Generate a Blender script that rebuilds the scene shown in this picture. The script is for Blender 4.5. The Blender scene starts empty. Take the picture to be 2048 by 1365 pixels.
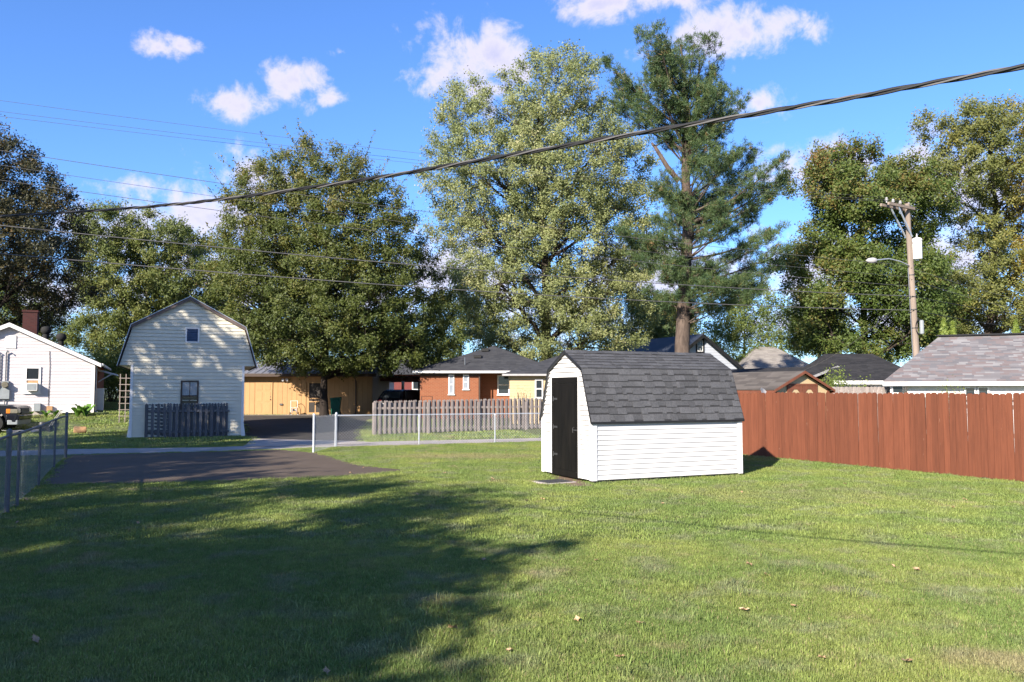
import bpy, bmesh, math, random
import numpy as np
from mathutils import Vector, Matrix

scn = bpy.context.scene
COL = scn.collection
PI = math.pi
random.seed(7)

# ------------------------------------------------------------------ camera
F = 1650.0                       # focal length in photo pixels (2048 wide)
CX, CY, HOR = 1024.0, 682.5, 782.0
PITCH = math.atan((HOR - CY) / F)
CAMZ = 1.9
cd = bpy.data.cameras.new('camera')
cd.sensor_width = 36.0
cd.lens = F / 2048 * 36.0
cd.clip_start = 0.05
cd.clip_end = 3000
cam = bpy.data.objects.new('camera', cd)
COL.objects.link(cam)
cam.location = (0, 0, CAMZ)
cam.rotation_euler = (PI / 2 + PITCH, 0, 0)
scn.camera = cam

# ------------------------------------------------------------------ light
SUN_EL = math.radians(27.5)
SUN_H = Vector((-0.518, -0.856)).normalized()          # horizontal direction to the sun
TO_SUN = Vector((SUN_H.x * math.cos(SUN_EL), SUN_H.y * math.cos(SUN_EL), math.sin(SUN_EL)))
sd = bpy.data.lights.new('sun', 'SUN')
sd.energy = 5.0
sd.angle = math.radians(0.53)
sd.color = (1.0, 0.91, 0.78)
sun = bpy.data.objects.new('sun', sd)
COL.objects.link(sun)
sun.rotation_euler = TO_SUN.to_track_quat('Z', 'Y').to_euler()

scn.view_settings.view_transform = 'Standard'
scn.view_settings.look = 'None'
scn.view_settings.gamma = 1.0
scn.view_settings.use_curve_mapping = False
scn.view_settings.exposure = 1.42


def make_world():
    w = bpy.data.worlds.new('World')
    scn.world = w
    w.use_nodes = True
    nt = w.node_tree
    N, L = nt.nodes, nt.links
    N.clear()

    def math_n(op, a, b=None, c=None):
        n = N.new('ShaderNodeMath'); n.operation = op
        for i, s in enumerate((a, b, c)):
            if s is None: continue
            if isinstance(s, (int, float)): n.inputs[i].default_value = s
            else: L.new(s, n.inputs[i])
        return n.outputs[0]

    sky = N.new('ShaderNodeTexSky')
    sky.sky_type = 'NISHITA'
    sky.sun_disc = False
    sky.sun_elevation = SUN_EL
    sky.sun_rotation = math.atan2(SUN_H.x, SUN_H.y)
    sky.air_density = 1.0
    sky.dust_density = 0.45
    sky.ozone_density = 3.0
    tc = N.new('ShaderNodeTexCoord')
    sep = N.new('ShaderNodeSeparateXYZ'); L.new(tc.outputs['Generated'], sep.inputs[0])
    az = math_n('ARCTAN2', sep.outputs[0], sep.outputs[1])
    el = math_n('ARCSINE', sep.outputs[2])
    azf = math_n('WRAP', az, 0.64, -0.64)              # the same run of clouds goes on all round
    comb = N.new('ShaderNodeCombineXYZ')
    L.new(azf, comb.inputs[0]); L.new(el, comb.inputs[1])
    # clouds: centre (px, py), half size in px, weight
    clouds = [(318, 97, 42, 20, 1), (362, 94, 40, 14, .75), (480, 208, 62, 25, 1), (590, 160, 48, 36, .95),
              (665, 199, 34, 16, .8), (925, 118, 85, 48, 1.1), (990, 110, 66, 46, 1.1), (960, 185, 60, 42, .9),
              (880, 150, 60, 34, .9), (1040, 140, 34, 26, .8),
              (1215, 8, 75, 30, 1.1), (1340, -8, 130, 26, 1.0), (1440, 62, 110, 38, 1.15), (1545, 52, 70, 30, .95), (1370, 70, 60, 26, .9),
              (1528, 206, 40, 24, .95), (300, 375, 60, 28, .7), (490, 350, 62, 40, 1), (400, 440, 120, 52, 1.15),
              (440, 540, 130, 60, 1.1), (250, 470, 100, 60, .9), (930, 560, 120, 60, 1.1), (1300, 540, 120, 50, 1.15),
              (1590, 545, 110, 60, 1.2), (1600, 345, 66, 40, 1.1), (1680, 320, 60, 30, .9), (1870, 370, 95, 62, 1.2), (1900, 520, 110, 60, 1.0),
              (700, 600, 160, 40, 1.0), (100, 600, 200, 50, 1.0), (1150, 640, 200, 40, 1.0), (1750, 640, 220, 40, 1.0), (680, 105, 26, 12, .55)]
    best = None
    for px, py, sx, sy, wt in clouds:
        xc, zc = (px - CX) / F, -(py - CY) / F
        d = Vector((xc, math.cos(PITCH) - math.sin(PITCH) * zc, math.sin(PITCH) + math.cos(PITCH) * zc)).normalized()
        a, e = math.atan2(d.x, d.y), math.asin(d.z)
        s1 = N.new('ShaderNodeVectorMath'); s1.operation = 'SUBTRACT'
        L.new(comb.outputs[0], s1.inputs[0]); s1.inputs[1].default_value = (a, e, 0)
        s2 = N.new('ShaderNodeVectorMath'); s2.operation = 'MULTIPLY'
        L.new(s1.outputs[0], s2.inputs[0]); s2.inputs[1].default_value = (F / sx, F / sy, 0)
        s3 = N.new('ShaderNodeVectorMath'); s3.operation = 'LENGTH'
        L.new(s2.outputs[0], s3.inputs[0])
        v = math_n('SUBTRACT', wt, s3.outputs['Value'])
        best = v if best is None else math_n('SMOOTH_MAX', best, v, 0.25)
    no = N.new('ShaderNodeTexNoise'); no.inputs['Scale'].default_value = 22; no.inputs['Detail'].default_value = 9
    no.inputs['Roughness'].default_value = 0.62; no.inputs['Distortion'].default_value = 0.35
    L.new(tc.outputs['Generated'], no.inputs['Vector'])
    n2 = N.new('ShaderNodeTexNoise'); n2.inputs['Scale'].default_value = 60; n2.inputs['Detail'].default_value = 6
    n2.inputs['Roughness'].default_value = 0.6
    L.new(tc.outputs['Generated'], n2.inputs['Vector'])
    nz = math_n('MULTIPLY_ADD', no.outputs[0], 4.4, -2.15)
    nz = math_n('ADD', nz, math_n('MULTIPLY_ADD', n2.outputs[0], 1.5, -0.75))
    dens = math_n('ADD', best, nz)
    mr = N.new('ShaderNodeMapRange'); mr.interpolation_type = 'SMOOTHSTEP'
    mr.inputs['From Min'].default_value = -0.35; mr.inputs['From Max'].default_value = 1.0
    L.new(dens, mr.inputs['Value'])
    alpha = math_n('MULTIPLY', mr.outputs[0], 0.88)
    # thicker middle of a cloud is a little greyer
    mr2 = N.new('ShaderNodeMapRange'); mr2.inputs['From Min'].default_value = 0.5; mr2.inputs['From Max'].default_value = 1.9
    L.new(dens, mr2.inputs['Value'])
    cc = N.new('ShaderNodeMix'); cc.data_type = 'RGBA'
    L.new(mr2.outputs[0], cc.inputs['Factor'])
    cc.inputs['A'].default_value = (4.3, 3.95, 4.6, 1)
    cc.inputs['B'].default_value = (3.0, 2.95, 3.9, 1)
    tint = N.new('ShaderNodeMix'); tint.data_type = 'RGBA'; tint.blend_type = 'MULTIPLY'
    tint.inputs['Factor'].default_value = 1.0
    tint.inputs['B'].default_value = (0.52, 0.74, 1.10, 1)
    L.new(sky.outputs[0], tint.inputs['A'])
    mx = N.new('ShaderNodeMix'); mx.data_type = 'RGBA'
    L.new(alpha, mx.inputs['Factor'])
    L.new(tint.outputs['Result'], mx.inputs['A']); L.new(cc.outputs['Result'], mx.inputs['B'])
    bg = N.new('ShaderNodeBackground'); bg.inputs['Strength'].default_value = 0.092
    L.new(mx.outputs['Result'], bg.inputs['Color'])
    out = N.new('ShaderNodeOutputWorld'); L.new(bg.outputs[0], out.inputs[0])


make_world()

# ------------------------------------------------------------------ places from pixels


def sstep(a, b, x):
    t = min(1.0, max(0.0, (x - a) / (b - a)))
    return t * t * (3 - 2 * t)


def zg(x, y):
    """height of the ground: level yard, rising gently beyond the alley, more so at the neighbour's on the left"""
    z = 0.38 * sstep(33, 51, y)
    if y > 20:
        lf = sstep(-0.43, -0.475, x / y)
        z += lf * (0.62 * sstep(36.5, 42.5, y) + 0.25 * sstep(44, 70, y))
    return z


def ray(px, py):
    xc, zc = (px - CX) / F, -(py - CY) / F
    return Vector((xc, math.cos(PITCH) - math.sin(PITCH) * zc, math.sin(PITCH) + math.cos(PITCH) * zc))


def P(px, py, Y):
    d = ray(px, py)
    return Vector((0, 0, CAMZ)) + d * (Y / d.y)


def G(px, py):
    """point of the ground seen at a pixel"""
    d = ray(px, py)
    t, z = 0, 0.0
    for _ in range(40):
        t = (z - CAMZ) / d.z
        z = 0.5 * z + 0.5 * zg(d.x * t, d.y * t)
    return Vector((d.x * t, d.y * t, zg(d.x * t, d.y * t)))


def X_at(px, Y): return (px - CX) / F * Y * (1 / (math.cos(PITCH)))  # good enough near the horizon


LOT = math.radians(24.0)
U = Vector((math.cos(LOT), math.sin(LOT), 0))
V = Vector((-math.sin(LOT), math.cos(LOT), 0))

# ------------------------------------------------------------------ materials


def mat(name, c1, c2=None, scale=6.0, rough=0.7, bump=0.0, bscale=None, rnd=0.0, spec=0.3, stretch=(1, 1, 1),
        metal=0.0, detail=5.0, lo=0.35, hi=0.65, c3=None, c3t=0.72, world=False, c3scale=None):
    m = bpy.data.materials.new(name); m.use_nodes = True
    nt = m.node_tree; N, L = nt.nodes, nt.links
    b = N['Principled BSDF']
    b.inputs['Roughness'].default_value = rough
    b.inputs['Metallic'].default_value = metal
    b.inputs['Specular IOR Level'].default_value = spec
    c2 = c2 or tuple(x * 0.8 for x in c1)
    if world:
        src = N.new('ShaderNodeNewGeometry').outputs['Position']
    else:
        src = N.new('ShaderNodeTexCoord').outputs['Object']
    mp = N.new('ShaderNodeMapping'); mp.inputs['Scale'].default_value = stretch
    L.new(src, mp.inputs[0])
    vec = mp.outputs[0]
    oi = N.new('ShaderNodeObjectInfo')
    if rnd > 0:
        ad = N.new('ShaderNodeVectorMath'); ad.operation = 'ADD'
        sc = N.new('ShaderNodeMath'); sc.operation = 'MULTIPLY'; sc.inputs[1].default_value = 37.0
        L.new(oi.outputs['Random'], sc.inputs[0]); L.new(vec, ad.inputs[0]); L.new(sc.outputs[0], ad.inputs[1])
        vec = ad.outputs[0]
    no = N.new('ShaderNodeTexNoise'); no.inputs['Scale'].default_value = scale; no.inputs['Detail'].default_value = detail
    no.inputs['Roughness'].default_value = 0.6
    L.new(vec, no.inputs['Vector'])
    cr = N.new('ShaderNodeValToRGB')
    cr.color_ramp.elements[0].position = lo; cr.color_ramp.elements[0].color = (*c1, 1)
    cr.color_ramp.elements[1].position = hi; cr.color_ramp.elements[1].color = (*c2, 1)
    L.new(no.outputs[0], cr.inputs[0])
    colr = cr.outputs[0]
    if c3:
        n3 = N.new('ShaderNodeTexNoise'); n3.inputs['Scale'].default_value = c3scale or scale * 4; n3.inputs['Detail'].default_value = 3
        L.new(vec, n3.inputs['Vector'])
        r3 = N.new('ShaderNodeMapRange'); r3.inputs['From Min'].default_value = c3t; r3.inputs['From Max'].default_value = c3t + 0.05
        L.new(n3.outputs[0], r3.inputs['Value'])
        mx = N.new('ShaderNodeMix'); mx.data_type = 'RGBA'
        L.new(r3.outputs[0], mx.inputs['Factor']); L.new(colr, mx.inputs['A']); mx.inputs['B'].default_value = (*c3, 1)
        colr = mx.outputs['Result']
    if rnd > 0:
        hs = N.new('ShaderNodeHueSaturation')
        mr = N.new('ShaderNodeMapRange'); mr.inputs['To Min'].default_value = 1 - rnd; mr.inputs['To Max'].default_value = 1 + rnd
        L.new(oi.outputs['Random'], mr.inputs['Value']); L.new(mr.outputs[0], hs.inputs['Value'])
        L.new(colr, hs.inputs['Color']); colr = hs.outputs[0]
    L.new(colr, b.inputs['Base Color'])
    if bump > 0:
        nb = N.new('ShaderNodeTexNoise'); nb.inputs['Scale'].default_value = bscale or scale * 3; nb.inputs['Detail'].default_value = 4
        L.new(vec, nb.inputs['Vector'])
        bp = N.new('ShaderNodeBump'); bp.inputs['Strength'].default_value = bump; bp.inputs['Distance'].default_value = 0.02
        L.new(nb.outputs[0], bp.inputs['Height']); L.new(bp.outputs[0], b.inputs['Normal'])
    return m


def leaf_mat(name, stops, trans=0.35, rough=0.55):
    m = bpy.data.materials.new(name); m.use_nodes = True
    nt = m.node_tree; N, L = nt.nodes, nt.links
    b = N['Principled BSDF']; b.inputs['Roughness'].default_value = rough; b.inputs['Specular IOR Level'].default_value = 0.35
    at = N.new('ShaderNodeAttribute'); at.attribute_name = 'tone'
    cr = N.new('ShaderNodeValToRGB')
    els = cr.color_ramp.elements
    els[0].position = stops[0][0]; els[0].color = (*stops[0][1], 1)
    els[1].position = stops[-1][0]; els[1].color = (*stops[-1][1], 1)
    for p, c in stops[1:-1]:
        e = els.new(p); e.color = (*c, 1)
    L.new(at.outputs['Fac'], cr.inputs[0])
    L.new(cr.outputs[0], b.inputs['Base Color'])
    t = N.new('ShaderNodeBsdfTranslucent')
    hs = N.new('ShaderNodeHueSaturation'); hs.inputs['Value'].default_value = 1.25; hs.inputs['Saturation'].default_value = 1.1
    L.new(cr.outputs[0], hs.inputs['Color']); L.new(hs.outputs[0], t.inputs['Color'])
    ms = N.new('ShaderNodeMixShader'); ms.inputs[0].default_value = trans
    L.new(b.outputs[0], ms.inputs[1]); L.new(t.outputs[0], ms.inputs[2])
    L.new(ms.outputs[0], N['Material Output'].inputs['Surface'])
    return m


def lawn_mat(name, blade):
    """one palette for the turf: blades use it with per-tuft variation, the soil sheet with a darker mix"""
    m = bpy.data.materials.new(name); m.use_nodes = True
    nt = m.node_tree; N, L = nt.nodes, nt.links
    b = N['Principled BSDF']; b.inputs['Roughness'].default_value = 0.6; b.inputs['Specular IOR Level'].default_value = 0.25
    pos = N.new('ShaderNodeNewGeometry').outputs['Position']

    def noise(scale, detail=4, rough=0.55):
        n = N.new('ShaderNodeTexNoise'); n.inputs['Scale'].default_value = scale; n.inputs['Detail'].default_value = detail
        n.inputs['Roughness'].default_value = rough
        L.new(pos, n.inputs['Vector']); return n.outputs[0]

    def mix(f, a, bb):
        x = N.new('ShaderNodeMix'); x.data_type = 'RGBA'
        if isinstance(f, float): x.inputs['Factor'].default_value = f
        else: L.new(f, x.inputs['Factor'])
        for s, i in ((a, 'A'), (bb, 'B')):
            if isinstance(s, tuple): x.inputs[i].default_value = (*s, 1)
            else: L.new(s, x.inputs[i])
        return x.outputs['Result']

    def rng(v, a, c):
        r = N.new('ShaderNodeMapRange'); r.inputs['From Min'].default_value = a; r.inputs['From Max'].default_value = c
        r.interpolation_type = 'SMOOTHSTEP'
        L.new(v, r.inputs['Value']); return r.outputs[0]

    if blade:
        g1, g2, g3, dry = (0.158, 0.222, 0.058), (0.240, 0.282, 0.074), (0.205, 0.230, 0.112), (0.300, 0.240, 0.145)
    else:
        g1, g2, g3, dry = (0.110, 0.140, 0.045), (0.140, 0.165, 0.050), (0.130, 0.145, 0.068), (0.205, 0.150, 0.095)
    c = mix(rng(noise(0.55), 0.38, 0.66), g1, g2)
    c = mix(rng(noise(1.6, 5), 0.48, 0.70), c, g3)
    vr = N.new('ShaderNodeHueSaturation'); L.new(c, vr.inputs['Color']); mv = N.new('ShaderNodeMapRange'); L.new(noise(5.5, 4, .7), mv.inputs['Value'])
    mv.inputs['From Min'].default_value = .3; mv.inputs['From Max'].default_value = .7; mv.inputs['To Min'].default_value = .78; mv.inputs['To Max'].default_value = 1.2
    L.new(mv.outputs[0], vr.inputs['Value']); c = vr.outputs[0]
    d1 = rng(noise(0.9, 6, 0.65), 0.56, 0.74)
    # worn, browner strip near the back fence and a spot in the near corner
    for (px, py), rx, ry, k in (((930, 914), 3.6, 1.5, 0.75), ((1180, 905), 3.0, 1.2, 0.35), ((2030, 1330), 0.7, 0.5, 0.9), ((1600, 990), 4.0, 1.6, 0.3)):
        g = G(px, py)
        s1 = N.new('ShaderNodeVectorMath'); s1.operation = 'SUBTRACT'; L.new(pos, s1.inputs[0]); s1.inputs[1].default_value = g
        s2 = N.new('ShaderNodeVectorMath'); s2.operation = 'MULTIPLY'; L.new(s1.outputs[0], s2.inputs[0]); s2.inputs[1].default_value = (1 / rx, 1 / ry, 0)
        s3 = N.new('ShaderNodeVectorMath'); s3.operation = 'LENGTH'; L.new(s2.outputs[0], s3.inputs[0])
        inv = N.new('ShaderNodeMath'); inv.operation = 'SUBTRACT'; inv.inputs[0].default_value = 1.0; L.new(s3.outputs['Value'], inv.inputs[1])
        ad = N.new('ShaderNodeMath'); ad.operation = 'MULTIPLY_ADD'; L.new(noise(1.8, 5, 0.7), ad.inputs[0]); ad.inputs[1].default_value = 1.6; ad.inputs[2].default_value = -0.8
        sm = N.new('ShaderNodeMath'); sm.operation = 'ADD'; L.new(inv.outputs[0], sm.inputs[0]); L.new(ad.outputs[0], sm.inputs[1])
        r = rng(sm.outputs[0], 0.0, 0.8)
        ml = N.new('ShaderNodeMath'); ml.operation = 'MULTIPLY'; L.new(r, ml.inputs[0]); ml.inputs[1].default_value = k
        mx = N.new('ShaderNodeMath'); mx.operation = 'MAXIMUM'; L.new(d1, mx.inputs[0]); L.new(ml.outputs[0], mx.inputs[1]); d1 = mx.outputs[0]
    half = N.new('ShaderNodeMath'); half.operation = 'MULTIPLY'; L.new(d1, half.inputs[0]); half.inputs[1].default_value = 0.75
    c = mix(half.outputs[0], c, dry)
    if blade:
        at = N.new('ShaderNodeAttribute'); at.attribute_name = 'tone'
        oi = N.new('ShaderNodeObjectInfo')
        ad = N.new('ShaderNodeMath'); ad.operation = 'MULTIPLY_ADD'; L.new(at.outputs['Fac'], ad.inputs[0]); ad.inputs[1].default_value = 0.75; ad.inputs[2].default_value = 0.50
        a2 = N.new('ShaderNodeMath'); a2.operation = 'MULTIPLY_ADD'; L.new(oi.outputs['Random'], a2.inputs[0]); a2.inputs[1].default_value = 0.3; L.new(ad.outputs[0], a2.inputs[2])
        hs = N.new('ShaderNodeHueSaturation'); L.new(a2.outputs[0], hs.inputs['Value']); L.new(c, hs.inputs['Color'])
        st = rng(at.outputs['Fac'], 0.93, 0.95)       # a few straw blades
        c = mix(st, hs.outputs[0], (0.34, 0.28, 0.15))
        L.new(c, b.inputs['Base Color'])
        t = N.new('ShaderNodeBsdfTranslucent'); L.new(c, t.inputs['Color'])
        ms = N.new('ShaderNodeMixShader'); ms.inputs[0].default_value = 0.3
        L.new(b.outputs[0], ms.inputs[1]); L.new(t.outputs[0], ms.inputs[2]); L.new(ms.outputs[0], N['Material Output'].inputs['Surface'])
    else:
        c = mix(rng(noise(30, 4, 0.7), 0.35, 0.7), c, (0.045, 0.06, 0.018))
        L.new(c, b.inputs['Base Color'])
        bp = N.new('ShaderNodeBump'); bp.inputs['Strength'].default_value = 0.8; bp.inputs['Distance'].default_value = 0.04
        L.new(noise(45, 4, 0.7), bp.inputs['Height']); L.new(bp.outputs[0], b.inputs['Normal'])
    return m


def brick_mat(name, c1, c2, mortar, bw=0.21, bh=0.075):
    m = bpy.data.materials.new(name); m.use_nodes = True
    nt = m.node_tree; N, L = nt.nodes, nt.links
    b = N['Principled BSDF']; b.inputs['Roughness'].default_value = 0.85; b.inputs['Specular IOR Level'].default_value = 0.2
    tc = N.new('ShaderNodeTexCoord')
    sp = N.new('ShaderNodeSeparateXYZ'); L.new(tc.outputs['Object'], sp.inputs[0])
    ad = N.new('ShaderNodeMath'); ad.operation = 'ADD'; L.new(sp.outputs[0], ad.inputs[0]); L.new(sp.outputs[1], ad.inputs[1])
    cb = N.new('ShaderNodeCombineXYZ'); L.new(ad.outputs[0], cb.inputs[0]); L.new(sp.outputs[2], cb.inputs[1])
    br = N.new('ShaderNodeTexBrick'); br.inputs['Scale'].default_value = 1.0
    br.inputs['Brick Width'].default_value = bw; br.inputs['Row Height'].default_value = bh
    br.inputs['Mortar Size'].default_value = 0.008
    br.inputs['Color1'].default_value = (*c1, 1); br.inputs['Color2'].default_value = (*c2, 1); br.inputs['Mortar'].default_value = (*mortar, 1)
    L.new(cb.outputs[0], br.inputs['Vector']); L.new(br.outputs[0], b.inputs['Base Color'])
    return m


def shingle_mat(name, cols, wx=0.3, wy=0.14, rough=0.9):
    """flat asphalt shingles seen too far off to pick apart: rows of tabs along x, courses up the slope (z)"""
    m = bpy.data.materials.new(name); m.use_nodes = True
    nt = m.node_tree; N, L = nt.nodes, nt.links
    b = N['Principled BSDF']; b.inputs['Roughness'].default_value = rough; b.inputs['Specular IOR Level'].default_value = 0.2
    tc = N.new('ShaderNodeTexCoord')
    sp = N.new('ShaderNodeSeparateXYZ'); L.new(tc.outputs['UV'], sp.inputs[0])
    cb = N.new('ShaderNodeCombineXYZ'); L.new(sp.outputs[0], cb.inputs[0]); L.new(sp.outputs[1], cb.inputs[1])
    mp = N.new('ShaderNodeMapping'); mp.inputs['Scale'].default_value = (1 / wx, 1 / wy, 1); L.new(cb.outputs[0], mp.inputs[0])
    fl = N.new('ShaderNodeVectorMath'); fl.operation = 'FLOOR'
    # stagger: shift x by random per row
    s2 = N.new('ShaderNodeSeparateXYZ'); L.new(mp.outputs[0], s2.inputs[0])
    fy = N.new('ShaderNodeMath'); fy.operation = 'FLOOR'; L.new(s2.outputs[1], fy.inputs[0])
    wn0 = N.new('ShaderNodeTexWhiteNoise'); wn0.noise_dimensions = '1D'; L.new(fy.outputs[0], wn0.inputs['W'])
    ax = N.new('ShaderNodeMath'); ax.operation = 'ADD'; L.new(s2.outputs[0], ax.inputs[0]); L.new(wn0.outputs['Value'], ax.inputs[1])
    c2 = N.new('ShaderNodeCombineXYZ'); L.new(ax.outputs[0], c2.inputs[0]); L.new(fy.outputs[0], c2.inputs[1])
    L.new(c2.outputs[0], fl.inputs[0])
    wn = N.new('ShaderNodeTexWhiteNoise'); wn.noise_dimensions = '2D'; L.new(fl.outputs[0], wn.inputs['Vector'])
    cr = N.new('ShaderNodeValToRGB'); cr.color_ramp.interpolation = 'CONSTANT'
    els = cr.color_ramp.elements
    n = len(cols)
    els[0].position = 0; els[0].color = (*cols[0], 1)
    els[1].position = 1 / n; els[1].color = (*cols[1], 1)
    for i in range(2, n):
        e = els.new(i / n); e.color = (*cols[i], 1)
    L.new(wn.outputs['Value'], cr.inputs[0])
    fr = N.new('ShaderNodeMath'); fr.operation = 'FRACT'; L.new(s2.outputs[1], fr.inputs[0])
    lt = N.new('ShaderNodeMath'); lt.operation = 'LESS_THAN'; lt.inputs[1].default_value = 0.13; L.new(fr.outputs[0], lt.inputs[0])
    no = N.new('ShaderNodeTexNoise'); no.inputs['Scale'].default_value = 1.3; no.inputs['Detail'].default_value = 5; L.new(tc.outputs['UV'], no.inputs['Vector'])
    mr = N.new('ShaderNodeMapRange'); mr.inputs['To Min'].default_value = 0.75; mr.inputs['To Max'].default_value = 1.25; L.new(no.outputs[0], mr.inputs['Value'])
    hs = N.new('ShaderNodeHueSaturation'); L.new(cr.outputs[0], hs.inputs['Color']); L.new(mr.outputs[0], hs.inputs['Value'])
    L.new(hs.outputs[0], b.inputs['Base Color'])
    bp = N.new('ShaderNodeBump'); bp.inputs['Distance'].default_value = 0.012; bp.inputs['Strength'].default_value = 1.0
    L.new(fr.outputs[0], bp.inputs['Height']); bp.invert = True; L.new(bp.outputs[0], b.inputs['Normal'])
    return m


def glass_mat(name, c=(0.02, 0.025, 0.03)):
    m = bpy.data.materials.new(name); m.use_nodes = True
    b = m.node_tree.nodes['Principled BSDF']
    b.inputs['Base Color'].default_value = (*c, 1); b.inputs['Roughness'].default_value = 0.06; b.inputs['Specular IOR Level'].default_value = 0.6
    return m


M = {}
M['grass'] = lawn_mat('grass_blades', True)
M['soil'] = lawn_mat('turf_base', False)
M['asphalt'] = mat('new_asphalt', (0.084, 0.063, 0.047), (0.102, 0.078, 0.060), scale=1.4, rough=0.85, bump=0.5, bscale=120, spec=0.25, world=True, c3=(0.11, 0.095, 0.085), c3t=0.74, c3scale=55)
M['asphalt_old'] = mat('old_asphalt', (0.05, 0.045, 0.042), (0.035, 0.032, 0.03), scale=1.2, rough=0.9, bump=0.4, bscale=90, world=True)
M['concrete'] = mat('alley_concrete', (0.36, 0.32, 0.295), (0.28, 0.25, 0.23), scale=1.1, rough=0.9, bump=0.3, bscale=60, world=True, c3=(0.15, 0.13, 0.11), c3t=0.7, c3scale=9)
M['vinyl'] = mat('white_vinyl_siding', (0.56, 0.545, 0.535), (0.53, 0.515, 0.505), scale=3, rough=0.45, spec=0.35, rnd=0.02, bump=0.05, bscale=40)
M['vinyl_trim'] = mat('white_vinyl_trim', (0.68, 0.66, 0.645), (0.64, 0.62, 0.605), scale=4, rough=0.4, spec=0.4)
M['cream'] = mat('cream_clapboard', (0.62, 0.57, 0.45), (0.56, 0.52, 0.42), scale=2.5, rough=0.55, rnd=0.04, bump=0.06, bscale=30)
M['housewhite'] = mat('pinkish_white_siding', (0.50, 0.46, 0.47), (0.46, 0.42, 0.43), scale=2.0, rough=0.5, rnd=0.02)
M['white'] = mat('white_paint', (0.66, 0.65, 0.64), (0.60, 0.59, 0.58), scale=5, rough=0.5)
M['black'] = mat('black_door_paint', (0.005, 0.0048, 0.0045), (0.009, 0.008, 0.007), scale=4, rough=0.6, spec=0.1, stretch=(1, 1, .3))
M['blacktrim'] = mat('black_metal_trim', (0.010, 0.010, 0.011), (0.018, 0.018, 0.019), scale=9, rough=0.45, spec=0.4)
M['shingle'] = mat('charcoal_shingle', (0.052, 0.053, 0.057), (0.078, 0.078, 0.083), scale=26, rough=0.92, spec=0.25, rnd=0.22, bump=0.5, bscale=220, detail=8)
M['shingle_dark'] = mat('dark_shingle_band', (0.028, 0.028, 0.030), (0.040, 0.040, 0.043), scale=26, rough=0.95, spec=0.1, bump=0.4, bscale=220)
M['hardware'] = mat('dull_steel_hardware', (0.10, 0.10, 0.10), (0.05, 0.05, 0.05), scale=30, rough=0.5, metal=0.6)
M['redfence'] = mat('red_brown_stain', (0.142, 0.045, 0.022), (0.108, 0.034, 0.017), scale=3.0, rough=0.8, rnd=0.15, stretch=(6, 6, 0.5), bump=0.25, bscale=14, c3=(0.34, 0.22, 0.16), c3t=0.735, c3scale=10)
M['greywood'] = mat('weathered_grey_wood', (0.24, 0.205, 0.19), (0.165, 0.14, 0.13), scale=4, rough=0.85, rnd=0.18, stretch=(6, 6, .6), bump=0.3, bscale=20)
M['darkwood'] = mat('dark_grey_wood', (0.115, 0.115, 0.125), (0.075, 0.078, 0.088), scale=4, rough=0.85, rnd=0.2, stretch=(6, 6, .6), bump=0.3, bscale=20)  # darker, bluer grey than the other fence wood
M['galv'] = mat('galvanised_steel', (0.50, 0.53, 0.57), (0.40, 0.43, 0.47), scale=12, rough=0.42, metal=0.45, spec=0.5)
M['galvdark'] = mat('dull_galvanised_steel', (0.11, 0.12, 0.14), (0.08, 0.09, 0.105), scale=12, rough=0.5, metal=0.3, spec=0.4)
M['bluegrey'] = mat('brown_roof_edge', (0.10, 0.075, 0.068), (0.13, 0.10, 0.09), scale=6, rough=0.7)
M['tan'] = mat('tan_board_paint', (0.345, 0.200, 0.088), (0.315, 0.185, 0.082), scale=2.5, rough=0.7, rnd=0.05)
M['brown'] = mat('brown_trim_paint', (0.16, 0.055, 0.030), (0.12, 0.042, 0.024), scale=5, rough=0.7)
M['darkbrown'] = mat('dark_brown_gutter', (0.055, 0.034, 0.026), (0.04, 0.026, 0.02), scale=5, rough=0.6)
M['metalroof'] = mat('grey_metal_roof', (0.20, 0.20, 0.22), (0.16, 0.16, 0.18), scale=2, rough=0.55, metal=0.2)
M['darkmetal'] = mat('blue_black_metal_roof', (0.020, 0.025, 0.038), (0.030, 0.036, 0.05), scale=2, rough=0.55)
M['brick'] = brick_mat('orange_brick', (0.205, 0.070, 0.033), (0.175, 0.058, 0.028), (0.22, 0.115, 0.07))
M['chimney'] = brick_mat('dark_red_brick', (0.06, 0.018, 0.016), (0.045, 0.015, 0.014), (0.05, 0.03, 0.028))
M['creamwall'] = mat('pale_cream_siding', (0.42, 0.315, 0.185), (0.39, 0.295, 0.17), scale=2, rough=0.65, rnd=0.02)
M['bluewall'] = mat('pale_blue_grey_siding', (0.42, 0.45, 0.52), (0.38, 0.41, 0.48), scale=2, rough=0.6, rnd=0.02)
M['roofgrey'] = shingle_mat('slate_grey_shingles', [(0.040, 0.041, 0.047), (0.048, 0.049, 0.055), (0.034, 0.035, 0.041)], 0.3, 0.14)
M['roofdark'] = shingle_mat('black_shingles', [(0.024, 0.023, 0.025), (0.030, 0.029, 0.031), (0.020, 0.02, 0.022)], 0.3, 0.14)
M['roofpink'] = shingle_mat('mixed_grey_pink_shingles', [(0.145, 0.134, 0.135), (0.168, 0.157, 0.158), (0.150, 0.120, 0.116), (0.122, 0.115, 0.119), (0.205, 0.195, 0.192), (0.155, 0.128, 0.124)], 0.26, 0.12)
M['rooftan'] = shingle_mat('weathered_grey_brown_shingles', [(0.085, 0.074, 0.066), (0.105, 0.092, 0.082), (0.072, 0.063, 0.057)], 0.6, 0.14)
M['rooflight'] = shingle_mat('pale_grey_shingles', [(0.20, 0.18, 0.165), (0.23, 0.21, 0.19), (0.18, 0.165, 0.15)], 0.4, 0.14)
M['glass'] = glass_mat('dark_window_glass')
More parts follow.
